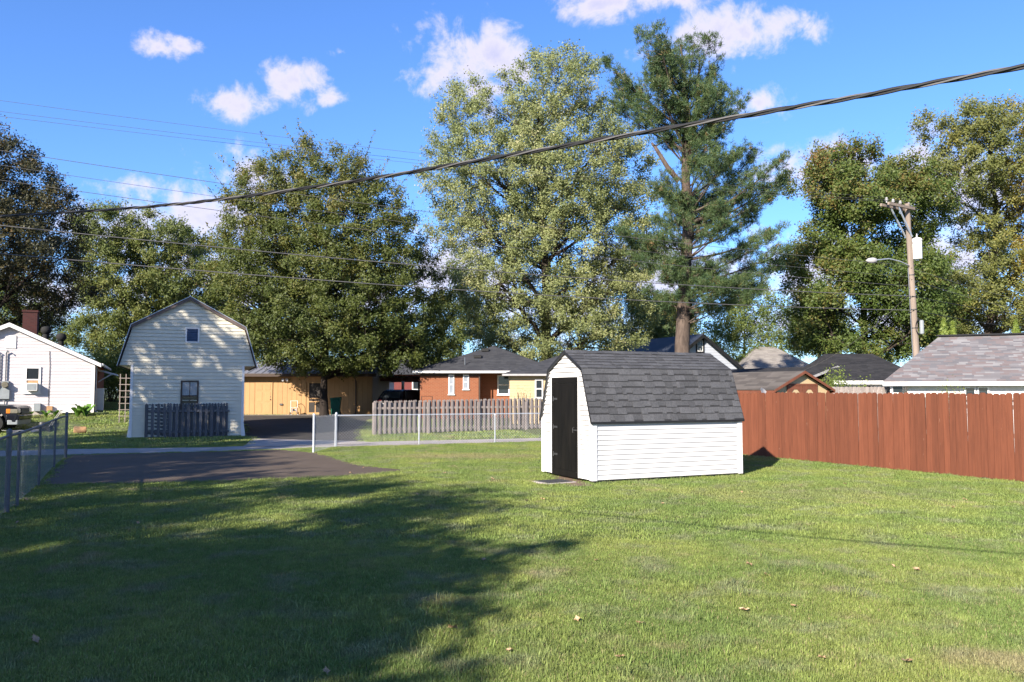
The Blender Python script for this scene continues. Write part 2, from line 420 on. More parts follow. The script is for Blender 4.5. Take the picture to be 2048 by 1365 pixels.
M['curtain'] = mat('pale_curtain_behind_glass', (0.25, 0.27, 0.30), (0.17, 0.19, 0.22), scale=9, rough=0.25, stretch=(6, 1, .4), spec=0.6)
M['bluelouvre'] = mat('blue_louvre_slats', (0.045, 0.07, 0.13), (0.035, 0.055, 0.10), scale=5, rough=0.5)
M['screen'] = mat('dark_insect_screen', (0.018, 0.014, 0.012), (0.025, 0.02, 0.016), scale=8, rough=0.6)
M['bark'] = mat('grey_brown_bark', (0.060, 0.046, 0.036), (0.032, 0.025, 0.020), scale=5, rough=0.95, bump=0.8, bscale=9, stretch=(1, 1, .25))
M['barkdark'] = mat('dark_bark', (0.030, 0.022, 0.018), (0.016, 0.012, 0.010), scale=5, rough=0.95, bump=0.8, bscale=9, stretch=(1, 1, .25))
M['barkpine'] = mat('plated_pine_bark', (0.115, 0.085, 0.068), (0.055, 0.040, 0.032), scale=4.5, rough=0.95, bump=0.9, bscale=7, stretch=(1, 1, .35))
M['pole'] = mat('weathered_pole_wood', (0.25, 0.195, 0.155), (0.17, 0.135, 0.11), scale=3, rough=0.9, stretch=(5, 5, .25), bump=0.3, bscale=10)
M['wire'] = mat('black_cable_sheath', (0.014, 0.014, 0.016), (0.022, 0.022, 0.024), scale=6, rough=0.5)
M['wiregrey'] = mat('bare_grey_conductor', (0.11, 0.105, 0.105), (0.08, 0.078, 0.08), scale=6, rough=0.6)
M['greenbin'] = mat('green_bin_plastic', (0.012, 0.10, 0.060), (0.010, 0.08, 0.05), scale=4, rough=0.45)
M['rubber'] = mat('black_rubber', (0.012, 0.012, 0.012), (0.02, 0.02, 0.019), scale=20, rough=0.85)
M['carpaint'] = mat('dark_navy_car_paint', (0.006, 0.006, 0.010), (0.007, 0.008, 0.012), scale=2, rough=0.22, spec=0.3)
M['chrome'] = mat('dull_chrome', (0.45, 0.45, 0.46), (0.36, 0.36, 0.37), scale=6, rough=0.28, metal=0.9)
M['silver'] = mat('silver_plastic', (0.32, 0.31, 0.31), (0.26, 0.25, 0.25), scale=5, rough=0.5)
M['amber'] = mat('amber_lens', (0.55, 0.16, 0.02), (0.5, 0.13, 0.015), scale=9, rough=0.2)
M['lens'] = mat('clear_lamp_lens', (0.16, 0.145, 0.11), (0.12, 0.11, 0.085), scale=9, rough=0.15, spec=0.6)
M['redlens'] = mat('red_tail_lens', (0.25, 0.012, 0.012), (0.2, 0.01, 0.01), scale=9, rough=0.2)
M['redpaint'] = mat('faded_red_wall', (0.13, 0.026, 0.024), (0.10, 0.022, 0.020), scale=3, rough=0.7)
M['meter'] = mat('grey_meter_box', (0.24, 0.26, 0.27), (0.20, 0.215, 0.225), scale=5, rough=0.55)
M['dirt'] = mat('bare_dirt', (0.17, 0.115, 0.075), (0.11, 0.075, 0.05), scale=6, rough=0.95, bump=0.6, bscale=30)
M['mat'] = mat('dark_rubber_doormat', (0.030, 0.031, 0.034), (0.045, 0.046, 0.048), scale=9, rough=0.85, bump=0.4, bscale=80)
M['dryleaf'] = mat('dry_leaf', (0.42, 0.29, 0.17), (0.33, 0.20, 0.11), scale=14, rough=0.7, rnd=0.3)
M['stump'] = mat('pale_cut_wood', (0.40, 0.24, 0.12), (0.30, 0.17, 0.09), scale=9, rough=0.85)
M['yucca'] = leaf_mat('bright_plant_leaf', [(0, (0.10, 0.20, 0.03)), (1, (0.20, 0.28, 0.05))], 0.3)

# ------------------------------------------------------------------ mesh building


class MB:
    def __init__(s): s.v = []; s.f = []; s.uv = None

    def add(s, vs, fs):
        o = len(s.v); s.v += [tuple(v) for v in vs]; s.f += [tuple(i + o for i in f) for f in fs]; return s

    def box(s, x0, x1, y0, y1, z0, z1):
        vs = [(x, y, z) for z in (z0, z1) for y in (y0, y1) for x in (x0, x1)]
        return s.add(vs, [(0, 2, 3, 1), (4, 5, 7, 6), (0, 1, 5, 4), (2, 6, 7, 3), (0, 4, 6, 2), (1, 3, 7, 5)])

    def prism(s, pts, vec):
        n = len(pts); vec = Vector(vec); a = [Vector(p) for p in pts]
        return s.add(a + [p + vec for p in a], [tuple(range(n))[::-1], tuple(range(n, 2 * n))] + [(i, (i + 1) % n, n + (i + 1) % n, n + i) for i in range(n)])

    def beam(s, p0, p1, w, h, up=(0, 0, 1)):
        p0, p1 = Vector(p0), Vector(p1); d = (p1 - p0).normalized(); up = Vector(up)
        if abs(d.dot(up)) > 0.98: up = Vector((0, 1, 0))
        a = d.cross(up).normalized() * w / 2; b = a.cross(d).normalized() * h / 2
        vs = [p + i * a + j * b for p in (p0, p1) for j in (-1, 1) for i in (-1, 1)]
        return s.add(vs, [(0, 1, 3, 2), (4, 6, 7, 5), (0, 4, 5, 1), (2, 3, 7, 6), (0, 2, 6, 4), (1, 5, 7, 3)])

    def tube(s, pts, r, n=8, caps=True):
        pts = [Vector(p) for p in pts]; k = len(pts)
        rs = r if hasattr(r, '__len__') else [r] * k
        o = len(s.v); prev = None
        for i, p in enumerate(pts):
            d = (pts[min(i + 1, k - 1)] - pts[max(i - 1, 0)])
            d = d.normalized() if d.length > 1e-9 else Vector((0, 0, 1))
            if prev is None:
                t = Vector((0, 0, 1)) if abs(d.z) < 0.9 else Vector((1, 0, 0)); a = d.cross(t).normalized()
            else:
                a = (prev - d * prev.dot(d)).normalized()
            prev = a; b = d.cross(a)
            for j in range(n):
                th = 2 * PI * j / n; s.v.append(tuple(p + (a * math.cos(th) + b * math.sin(th)) * rs[i]))
        for i in range(k - 1):
            for j in range(n):
                a0 = o + i * n + j; a1 = o + i * n + (j + 1) % n
                s.f.append((a0, a1, a1 + n, a0 + n))
        if caps:
            s.f.append(tuple(range(o, o + n))[::-1]); s.f.append(tuple(range(o + (k - 1) * n, o + k * n)))
        return s

    def lathe(s, prof, n=20, c=(0, 0, 0), axis='z'):
        o = len(s.v); c = Vector(c)
        for r, h in prof:
            for j in range(n):
                th = 2 * PI * j / n; a, b = r * math.cos(th), r * math.sin(th)
                q = {'z': (a, b, h), 'y': (a, h, b), 'x': (h, a, b)}[axis]
                s.v.append(tuple(c + Vector(q)))
        for i in range(len(prof) - 1):
            for j in range(n):
                a0 = o + i * n + j; a1 = o + i * n + (j + 1) % n
                s.f.append((a0, a1, a1 + n, a0 + n))
        s.f.append(tuple(range(o, o + n))[::-1]); s.f.append(tuple(range(o + (len(prof) - 1) * n, o + len(prof) * n)))
        return s

    def build(s, name, m, parent=None, smooth=False, bevel=0, **tags):
        me = bpy.data.meshes.new(name); me.from_pydata(s.v, [], s.f)
        bm = bmesh.new(); bm.from_mesh(me); bmesh.ops.recalc_face_normals(bm, faces=bm.faces); bm.to_mesh(me); bm.free()
        me.materials.append(M[m] if isinstance(m, str) else m)
        if smooth:
            me.polygons.foreach_set('use_smooth', [True] * len(me.polygons))
            me.set_sharp_from_angle(angle=math.radians(40))
        o = bpy.data.objects.new(name, me); COL.objects.link(o)
        if parent: o.parent = parent
        if bevel:
            b = o.modifiers.new('bevel', 'BEVEL'); b.width = bevel; b.segments = 2; b.limit_method = 'ANGLE'
        return tag(o, **tags)


def tag(o, label=None, cat=None, group=None, kind=None):
    if label: o['label'] = label
    if cat: o['category'] = cat
    if group: o['group'] = group
    if kind: o['kind'] = kind
    return o


def thing(name, label, cat, loc=(0, 0, 0), rot=0.0, group=None):
    o = bpy.data.objects.new(name, None); COL.objects.link(o)
    o.empty_display_size = 0.2
    o.location = loc; o.rotation_euler = (0, 0, rot)
    return tag(o, label, cat, group)


def put(name, mesh, parent):
    """one more object on shared mesh data"""
    o = bpy.data.objects.new(name, mesh); COL.objects.link(o); o.parent = parent
    return o


def slab_uv(name, pts, th, m, parent):
    """a roof plane given by its corners (eave left, eave right, then the top ones), with thickness and metre UVs"""
    pts = [Vector(p) for p in pts]; n = len(pts)
    ux = (pts[1] - pts[0]).normalized()
    nr = ux.cross(pts[-1] - pts[0]).normalized()
    if nr.z < 0: nr = -nr
    uy = nr.cross(ux)
    if uy.z < 0: uy = -uy
    vs = pts + [p - nr * th for p in pts]
    fs = [tuple(range(n)), tuple(range(n, 2 * n))[::-1]] + [(i, n + i, n + (i + 1) % n, (i + 1) % n) for i in range(n)]
    me = bpy.data.meshes.new(name); me.from_pydata([tuple(v) for v in vs], [], fs)
    uvl = me.uv_layers.new(name='UVMap')
    for l in me.loops:
        q = vs[l.vertex_index] - pts[0]; uvl.data[l.index].uv = (q.dot(ux), q.dot(uy))
    bm = bmesh.new(); bm.from_mesh(me); bmesh.ops.recalc_face_normals(bm, faces=bm.faces); bm.to_mesh(me); bm.free()
    me.materials.append(M[m])
    o = bpy.data.objects.new(name, me); COL.objects.link(o); o.parent = parent
    return o


def fast_mesh(name, v, f, m, tone=None):
    """numpy verts (n,3) and faces (k,3 or 4)"""
    me = bpy.data.meshes.new(name); k = f.shape[1]
    me.vertices.add(len(v)); me.vertices.foreach_set('co', np.ascontiguousarray(v, dtype=np.float32).ravel())
    me.loops.add(f.size); me.loops.foreach_set('vertex_index', np.ascontiguousarray(f, dtype=np.int32).ravel())
    me.polygons.add(len(f)); me.polygons.foreach_set('loop_start', np.arange(0, f.size, k, dtype=np.int32))
    if tone is not None:
        a = me.attributes.new('tone', 'FLOAT', 'FACE'); a.data.foreach_set('value', np.ascontiguousarray(tone, dtype=np.float32))
    me.update(calc_edges=True)
    me.materials.append(M[m] if isinstance(m, str) else m)
    return me


def clap(parent, m, f, spans, z0, z1, t=0.018, name='siding_board', lip=0.004):
    """lapped siding board; f(a, out, z) maps to local space; spans = list of (a0 at z0, a1 at z0, a0 at z1, a1 at z1)"""
    for a0, a1, b0, b1 in spans:
        if a1 - a0 < 0.01 and b1 - b0 < 0.01: continue
        mb = MB()
        vs = [f(a0, t, z0), f(a1, t, z0), f(b1, lip, z1), f(b0, lip, z1), f(a0, -0.01, z0), f(a1, -0.01, z0), f(b1, -0.01, z1), f(b0, -0.01, z1)]
        mb.add(vs, [(0, 1, 2, 3), (4, 7, 6, 5), (0, 4, 5, 1), (3, 2, 6, 7), (0, 3, 7, 4), (1, 5, 6, 2)])
        mb.build(name, m, parent)


# ------------------------------------------------------------------ ground, alley, asphalt


def build_ground():
    xs = np.concatenate([np.linspace(-900, -80, 12)[:-1], np.arange(-80, 80.1, 1.0), np.linspace(80, 900, 12)[1:]])
    ys = np.concatenate([np.linspace(-400, -30, 8)[:-1], np.arange(-30, 80.1, 1.0), np.linspace(80, 2400, 30)[1:]])
    v = np.array([(x, y, zg(x, y) if y < 1e9 else 0) for y in ys for x in xs])
    nx, ny = len(xs), len(ys)
    i = np.arange((nx - 1) * (ny - 1)); r, c = i // (nx - 1), i % (nx - 1)
    f = np.stack([r * nx + c, r * nx + c + 1, (r + 1) * nx + c + 1, (r + 1) * nx + c], 1)
    me = fast_mesh('ground', v, f, 'soil')
    o = bpy.data.objects.new('ground', me); COL.objects.link(o)
    tag(o, 'green lawn with worn brownish patches and scattered fallen leaves', 'lawn', kind='structure')


def sheet(name, left, right, m, dz, n=12, k=6, **tags):
    """strip between two polylines laid on the ground"""
    def resample(pl):
        pl = [Vector((p[0], p[1], 0)) for p in pl]
        d = [0]
        for a, b in zip(pl, pl[1:]): d.append(d[-1] + (b - a).length)
        out = []
        for i in range(n + 1):
            t = d[-1] * i / n
            j = max(0, min(len(pl) - 2, sum(1 for q in d[1:-1] if q <= t)))
            s = (t - d[j]) / max(1e-9, d[j + 1] - d[j]); out.append(pl[j].lerp(pl[j + 1], s))
        return out
    A, B = resample(left), resample(right)
    vs = []
    for a, b in zip(A, B):
        for j in range(k + 1):
            q = a.lerp(b, j / k); vs.append((q.x, q.y, zg(q.x, q.y) + dz))
    fs = [(i * (k + 1) + j, i * (k + 1) + j + 1, (i + 1) * (k + 1) + j + 1, (i + 1) * (k + 1) + j) for i in range(n) for j in range(k)]
    mb = MB().add(vs, fs)
    return mb.build(name, m, **tags)


build_ground()

# alley: near edge through these points, running along the lot direction
A_NEAR = [G(135, 911), G(400, 905), G(622, 897), G(760, 893), G(1000, 886.5)]
A_FAR = [G(135, 899), G(400, 896), G(622, 889), G(760, 884), G(1000, 879)]
NL, FL_ = A_NEAR[0] - U * 30, A_FAR[0] - U * 30
NR, FR = A_NEAR[-1] + U * 40, A_FAR[-1] + U * 40
sheet('alley', [NL] + A_NEAR + [NR], [FL_] + A_FAR + [FR], 'concrete', 0.012, n=60, k=4, label='pale concrete alley running behind the chain link fences', cat='alley', kind='structure')
# new asphalt pad on the yard side
near_edge = [G(82, 973), G(230, 969), G(420, 965), G(560, 960), G(690, 955), G(760, 949.5), G(812, 943.5)]
far_edge = [G(134, 912), G(250, 909.5), G(420, 905.5), G(560, 900.5), G(640, 908), G(715, 932), G(806, 941.5)]
def ragged(pl, amp, seed, n=90):
    r = random.Random(seed); out = []
    for a, b in zip(pl, pl[1:]):
        k = max(2, int((b - a).length / .12))
        for i in range(k):
            q = a.lerp(b, i / k); out.append(Vector((q.x + r.uniform(-amp, amp) * .5, q.y + r.uniform(-amp, amp), 0)))
    return out + [pl[-1]]


sheet('asphalt_pad', ragged(near_edge, .06, 1), ragged(far_edge, .04, 2), 'asphalt', 0.018, n=170, k=10, label='fresh dark asphalt parking pad between lawn and alley', cat='driveway', kind='structure')
# neighbour's driveway between barn and picket fence, up to the tan garage
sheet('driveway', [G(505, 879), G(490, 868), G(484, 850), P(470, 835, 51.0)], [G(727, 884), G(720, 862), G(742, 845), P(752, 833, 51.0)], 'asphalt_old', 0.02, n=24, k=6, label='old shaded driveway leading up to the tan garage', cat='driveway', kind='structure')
sheet('driveway_apron', [G(485, 896), G(505, 879)], [G(745, 889), G(727, 884)], 'concrete', 0.026, n=6, k=6, label='pale concrete apron joining alley and old driveway', cat='driveway', kind='structure')
sheet('garage_apron', [P(470, 836, 50.4), P(470, 832, 51.9)], [P(760, 834, 50.4), P(760, 830, 51.9)], 'concrete', 0.032, n=3, k=8, label='narrow concrete slab along the foot of the tan garage', cat='slab', kind='structure')

# ------------------------------------------------------------------ white garden shed


def build_shed():
    C0 = G(1186, 968); E0 = G(1482, 952)
    rot = math.atan2(E0.y - C0.y, E0.x - C0.x)
    Lg = (E0 - C0).length; W = 2.25
    H0, HB, HP = 1.31, 2.36, 2.75; YB = 0.36; ZB = 0.07
    t = thing('garden_shed', 'small white vinyl shed with charcoal barn roof and black door', 'shed', (C0.x, C0.y, 0), rot)
    prof = [(0, H0), (YB, HB), (W / 2, HP), (W - YB, HB), (W, H0)]

    def half(z):                                     # y extent of the gable at height z
        if z <= H0: return 0.0
        if z <= HB: return YB * (z - H0) / (HB - H0)
        return YB + (W / 2 - YB) * (z - HB) / (HP - HB)
    # core
    MB().prism([(0.012, 0.012, ZB), (0.012, 0.012, H0), (0.012, YB, HB - .03), (0.012, W / 2, HP - .03), (0.012, W - YB, HB - .03), (0.012, W - .012, H0), (0.012, W - .012, ZB)], (Lg - 0.024, 0, 0)).build('wall_core', 'white', t)
    # skids under the floor
    for y in (0.12, 0.8, 1.45, 2.1):
        MB().box(0.06, Lg - 0.06, y - 0.045, y + 0.045, -0.02, ZB - 0.001).build('skid', 'darkwood', t)
    # long wall boards
    n = 12; ex = (H0 - 0.02 - ZB) / n
    fl = lambda a, o, z: (a, -o, z)
    for i in range(n):
        z = ZB + i * ex
        clap(t, 'vinyl', fl, [(0.06, Lg - 0.05, 0.06, Lg - 0.05)], z, z + ex - 0.003, 0.020, lip=.002)
    fb = lambda a, o, z: (a, W + o, z)
    for i in range(n):
        z = ZB + i * ex
        clap(t, 'vinyl', fb, [(0.06, Lg - 0.05, 0.06, Lg - 0.05)], z, z + ex + 0.002, 0.017)
    # gable ends
    D0, D1, DT = 0.575, 1.775, 2.19                   # door opening along the width
    for end in (0, 1):
        fg = (lambda a, o, z: (-o, a, z)) if end == 0 else (lambda a, o, z: (Lg + o, a, z))
        z = ZB
        while z < HP - 0.03:
            z1 = min(z + ex, HP - 0.005)
            a0, a1 = half(z) + .012, half(z1 + 0.002) + .012
            if end == 0 and z < DT - 0.01:
                zz = min(z1, DT + 0.02) if z1 > DT else z1
                sp = [(a0, D0, a1, D0), (D1, W - a0, D1, W - a1)]
                clap(t, 'vinyl', fg, sp, z, zz - .009, 0.028, lip=.001)
                if zz < z1: z1 = zz
            else:
                clap(t, 'vinyl', fg, [(a0, W - a0, a1, W - a1)], z, z1 - .009, 0.028, lip=.001)
            z = z1
    # corner posts (two-sided trim)
    for x, y in ((0, 0), (0, W), (Lg, 0), (Lg, W)):
        sx = -1 if x == 0 else 1; sy = -1 if y == 0 else 1
        mb = MB()
        mb.box(*sorted((x + sx * 0.031, x - sx * 0.085)), *sorted((y + sy * 0.031, y + sy * 0.004)), ZB - 0.015, H0 - 0.02)
        mb.box(*sorted((x + sx * 0.032, x + sx * 0.004)), *sorted((y + sy * 0.0035, y - sy * 0.085)), ZB - 0.015, H0 - 0.02)
        mb.build('corner_post', 'vinyl_trim', t)
    # white casing round the door
    MB().box(-0.03, -0.004, D0 - 0.028, D0 - 0.002, ZB - 0.005, DT + 0.03).build('door_casing', 'vinyl_trim', t)
    MB().box(-0.03, -0.004, D1 + 0.002, D1 + 0.028, ZB - 0.005, DT + 0.03).build('door_casing', 'vinyl_trim', t)
    MB().box(-0.031, -0.004, D0 - 0.002, D1 + 0.002, DT + 0.004, DT + 0.03).build('door_casing', 'vinyl_trim', t)
    # black frame and door
    fr = MB()
    fr.box(-0.028, 0.02, D1 - 0.11, D1, ZB - 0.02, DT); fr.box(-0.028, 0.02, D0, D0 + 0.05, ZB - 0.02, DT)
    fr.box(-0.030, 0.02, D0 + 0.05, D1 - 0.11, DT - 0.12, DT)
    fr.build('door_frame', 'black', t, bevel=0.004)
    dr = MB(); a, b = D0 + 0.055, D1 - 0.115; zb, zt = ZB - 0.03, DT - 0.125
    dr.box(-0.022, 0.01, a, b, zb, zt)
    door = dr.build('door', 'black', t, bevel=0.003)
    nb = 6
    for i in range(nb):
        y0 = a + 0.07 + (b - a - 0.14) * i / nb; y1 = a + 0.07 + (b - a - 0.14) * (i + 1) / nb - 0.006
        MB().box(-0.029, -0.0225, y0, y1, zb + 0.15, zt - 0.05).build('door_panel_board', 'black', door)
    MB().box(-0.038, -0.0222, a + 0.002, b - 0.002, zb + 0.01, zb + 0.145).build('bottom_rail', 'black', door, bevel=0.004)
    for z in (0.5, 1.1, 1.72):
        MB().box(-0.034, -0.0295, b - 0.16, b + 0.05, z - 0.022, z + 0.022).lathe([(0.011, z - .05), (0.011, z + .05)], 8, (-0.04, b + 0.008, 0)).build('hinge', 'hardware', door)
    MB().tube([(-0.028, a + 0.10, 1.0), (-0.065, a + 0.10, 1.01), (-0.065, a + 0.10, 1.11), (-0.028, a + 0.10, 1.12)], 0.008, 6).box(-0.036, -0.0226, a - 0.05, a + 0.17, 1.05, 1.075).build('latch', 'hardware', door)
    # roof decks
    OV = 0.05
    sl = [((-0.055, H0 - 0.045), (YB - 0.004, HB + 0.016)), ((YB - 0.004, HB + 0.016), (W / 2, HP + 0.022))]
    roof = MB()
    for s in (0, 1):
        for (y0, z0), (y1, z1) in sl:
            yy0, yy1 = (y0, y1) if s == 0 else (W - y0, W - y1)
            d = Vector((0, yy1 - yy0, z1 - z0)).normalized(); nr = Vector((0, -d.z, d.y)) if s == 0 else Vector((0, d.z, -d.y))
            if nr.z < 0: nr = -nr
            p = [Vector((-OV, yy0, z0)), Vector((-OV, yy1, z1)), Vector((-OV, yy1, z1)) - nr * 0.03, Vector((-OV, yy0, z0)) - nr * 0.03]
            roof.prism(p, (Lg + 2 * OV, 0, 0))
    rf = roof.build('roof', 'shingle', t)
    # shingles: single tabs on the side in view, one joined sheet on the far side
    rng = random.Random(3)
    back = MB(); under = MB()
    tone_mats = ['shingle']
    for s in (0, 1):
        for k, ((y0, z0), (y1, z1)) in enumerate(sl):
            yy0, yy1 = (y0, y1) if s == 0 else (W - y0, W - y1)
            p0 = Vector((0, yy0, z0)); d = Vector((0, yy1 - yy0, z1 - z0)); ln = d.length; d.normalize()
            nr = Vector((0, -d.z, d.y)) if s == 0 else Vector((0, d.z, -d.y))
            if nr.z < 0: nr = -nr
            nc = 8 if k == 0 else 6
            cw = ln / nc
            for i in range(nc):
                x = -OV - 0.012
                thick = rng.random() < 0.5
                while x < Lg + OV + 0.005:
                    w = rng.choice([0.10, 0.14, 0.18, 0.22, 0.26, 0.33]) * rng.uniform(0.85, 1.15)
                    x1 = min(x + w, Lg + OV + 0.012)
                    if Lg + OV + 0.012 - x1 < 0.06: x1 = Lg + OV + 0.012
                    th = 0.020 if thick else 0.011
                    lo = 0.0 if thick else 0.036      # cut-outs let the layer below show
                    base = p0 + d * (cw * i + lo - (0.012 if i == 0 else 0)); top = p0 + d * (cw * (i + 1) + (0.004 if i < nc - 1 else -0.004))
                    q = [base + nr * th, top + nr * 0.004, top + nr * 0.0005, base + nr * 0.0005]
                    mb = back if s == 1 else MB()
                    mb.prism([v + Vector((x, 0, 0)) for v in q], (x1 - x - 0.004, 0, 0))
                    if not thick:                     # the under-layer strip in the cut-out
                        b0 = p0 + d * (cw * i - (0.012 if i == 0 else 0)); b1 = p0 + d * (cw * i + lo + 0.01)
                        (under if s == 0 else back).prism([v + Vector((x, 0, 0)) for v in (b0 + nr * 0.005, b1 + nr * 0.004, b1 + nr * 0.0005, b0 + nr * 0.0005)], (x1 - x - 0.004, 0, 0))
                    if s == 0: mb.build('shingle', 'shingle', rf)
                    x = x1; thick = not thick if rng.random() < 0.85 else thick
    under.build('shingle_band', 'shingle_dark', rf, kind='stuff')
    back.build('shingle_sheet', 'shingle', rf, kind='stuff')
    # ridge caps
    nx = 16
    for i in range(nx):
        x0 = -OV + (Lg + 2 * OV) * i / nx; x1 = -OV + (Lg + 2 * OV) * (i + 1) / nx + 0.03
        mb = MB()
        for sgn in (-1, 1):
            mb.add([(x0, W / 2, HP + 0.048), (x1, W / 2, HP + 0.040), (x1, W / 2 + sgn * 0.12, HP - 0.02), (x0, W / 2 + sgn * 0.12, HP - 0.012),
                    (x0, W / 2, HP + 0.040), (x1, W / 2, HP + 0.032), (x1, W / 2 + sgn * 0.12, HP - 0.028), (x0, W / 2 + sgn * 0.12, HP - 0.02)],
                   [(0, 1, 2, 3), (4, 7, 6, 5), (0, 3, 7, 4), (1, 5, 6, 2), (3, 2, 6, 7)])
        mb.build('ridge_cap', 'shingle', rf)
    # black eave and rake trim
    for s in (0, 1):
        y = -0.072 if s == 0 else W + 0.072
        y2 = -0.03 if s == 0 else W + 0.03
        MB().box(-OV - 0.02, Lg + OV + 0.02, min(y, y2), max(y, y2), H0 - 0.095, H0 - 0.045).build('eave_trim', 'blacktrim', t, bevel=0.004)
    for xe, dx in ((-OV - 0.022, 0.02), (Lg + OV + 0.002, 0.02)):
        for s in (0, 1):
            for (y0, z0), (y1, z1) in sl:
                a, b = ((y0, z0), (y1, z1)) if s == 0 else ((W - y0, z0), (W - y1, z1))
                MB().prism([(xe, a[0], a[1] + .012), (xe, b[0], b[1] + .012), (xe, b[0], b[1] - 0.062), (xe, a[0] + (0.02 if s == 0 else -0.02), a[1] - 0.05)], (dx, 0, 0)).build('rake_trim', 'blacktrim', t)
    return C0, rot, Lg, W


SHED = build_shed()

mg = G(1108, 966)
mt_ = thing('doormat', 'flat dark doormat on a pale slab before the black shed door', 'doormat', (mg.x, mg.y, 0), SHED[1] + 0.12)
MB().box(-0.36, 0.36, -0.30, 0.30, 0.0, 0.028).build('slab', 'concrete', mt_, bevel=0.006)
MB().box(-0.29, 0.31, -0.23, 0.26, 0.0285, 0.04).build('rubber_pad', 'mat', mt_, bevel=0.004)
sheet('bare_soil', [G(1140, 975), G(1186, 974)], [G(1098, 952), G(1150, 957)], 'dirt', 0.016, n=6, k=6, label='strip of bare brown soil along the foot of the shed door', cat='soil', kind='structure')

# ------------------------------------------------------------------ fences


def dog_ear(w, h, t, c=0.035):
    return MB().prism([(-w / 2, 0, 0), (w / 2, 0, 0), (w / 2, 0, h - c), (w / 2 - c, 0, h), (-w / 2 + c, 0, h), (-w / 2, 0, h - c)], (0, t, 0))


def picket(w, h, t):
    # gothic top: neck, then a pointed arch
    return MB().prism([(-w / 2, 0, 0), (w / 2, 0, 0), (w / 2, 0, h - 0.13), (w * 0.30, 0, h - 0.10), (w / 2, 0, h - 0.065), (w * 0.30, 0, h - 0.022), (0, 0, h),
                       (-w * 0.30, 0, h - 0.022), (-w / 2, 0, h - 0.065), (-w * 0.30, 0, h - 0.10), (-w / 2, 0, h - 0.13)], (0, t, 0))


def build_red_fence():
    a, b = G(1485, 911), G(2048, 966)
    d = (b - a).normalized(); rot = math.atan2(d.y, d.x)
    t = thing('board_fence', 'tall red-brown stained board fence with dog-eared planks beside the lawn', 'fence', (a.x, a.y, 0), rot)
    rng = random.Random(11)
    H = 1.83; x = -8.5; end = (b - a).length + 3.5; pw = 0.14
    meshes = []
    for i in range(4):
        mb = dog_ear(pw * rng.uniform(0.96, 1.02), H, 0.018, rng.uniform(0.026, 0.04))
        o = mb.build('tmp', 'redfence'); meshes.append(o.data); bpy.data.objects.remove(o)
    while x < end:
        o = put('plank', rng.choice(meshes), t)
        o.location = (x, rng.uniform(-0.004, 0.004), 0.02 + rng.uniform(-0.014, 0.014) - 0.0)
        o.rotation_euler = (rng.uniform(-.004, .004), rng.uniform(-0.005, 0.005), rng.uniform(-0.015, 0.015))
        x += pw + rng.uniform(0.002, 0.007)
    for z in (0.35, 0.95, 1.55):
        MB().box(-8.5, end, 0.026, 0.064, z - 0.045, z + 0.045).build('rail', 'greywood', t)
    xx = -8.4
    while xx < end:
        MB().box(xx - 0.045, xx + 0.045, 0.066, 0.155, -0.2, 1.75).build('post', 'greywood', t)
        xx += 2.4
    # a pale split and a knot hole in one plank
    return a, d


RF = build_red_fence()


def shadowbox(name, label, a, b, H, m, step=0.225, pw=0.105, postend=(True, True), ends=0.0):
    d = (b - a); L_ = d.length; d.normalize(); rot = math.atan2(d.y, d.x)
    t = thing(name, label, 'fence', (a.x, a.y, zg(a.x, a.y)), rot)
    rng = random.Random(int(L_ * 100))
    ms = []
    for i in range(3):
        o = picket(pw * rng.uniform(0.95, 1.05), H, 0.019).build('tmp', m); ms.append(o.data); bpy.data.objects.remove(o)
    z0 = 0.04
    dzl = (zg(b.x, b.y) - zg(a.x, a.y)) / L_
    n = int(L_ / step)
    for i in range(n + 1):
        x = i * step
        for y, off in ((-0.045, 0.0), (0.045, step / 2)):
            if x + off > L_ + 0.05: continue
            o = put('picket', rng.choice(ms), t)
            o.location = (x + off, y - 0.0095, z0 + dzl * (x + off) + rng.uniform(-0.014, 0.014))
            o.rotation_euler = (0, rng.uniform(-0.012, 0.012), rng.uniform(-0.02, 0.02))
    for z in (0.24, H - 0.28):
        MB().box(-0.02, L_ + 0.02, -0.0345, 0.0345, z - 0.045, z + 0.045).build('rail', m, t)
    x = 0.0
    while x < L_ + 0.1:
        MB().box(x - 0.056, x + 0.056, -0.0545 - 0.03, 0.0545 + 0.03, -0.2, H - 0.04).build('post', m, t)
        x += 2.45
    return t


pa, pb = G(748, 871), G(1085, 858.5)
pd = (pb - pa).normalized()
shadowbox('picket_fence', 'weathered grey picket fence with pointed tops beyond the alley', pa, pb + pd * 3.2, 1.42, 'greywood')
ba, bb = G(292, 877), G(457, 874)
shadowbox('picket_fence', 'short dark picket fence section before the barn window', ba, bb, 1.36, 'darkwood')


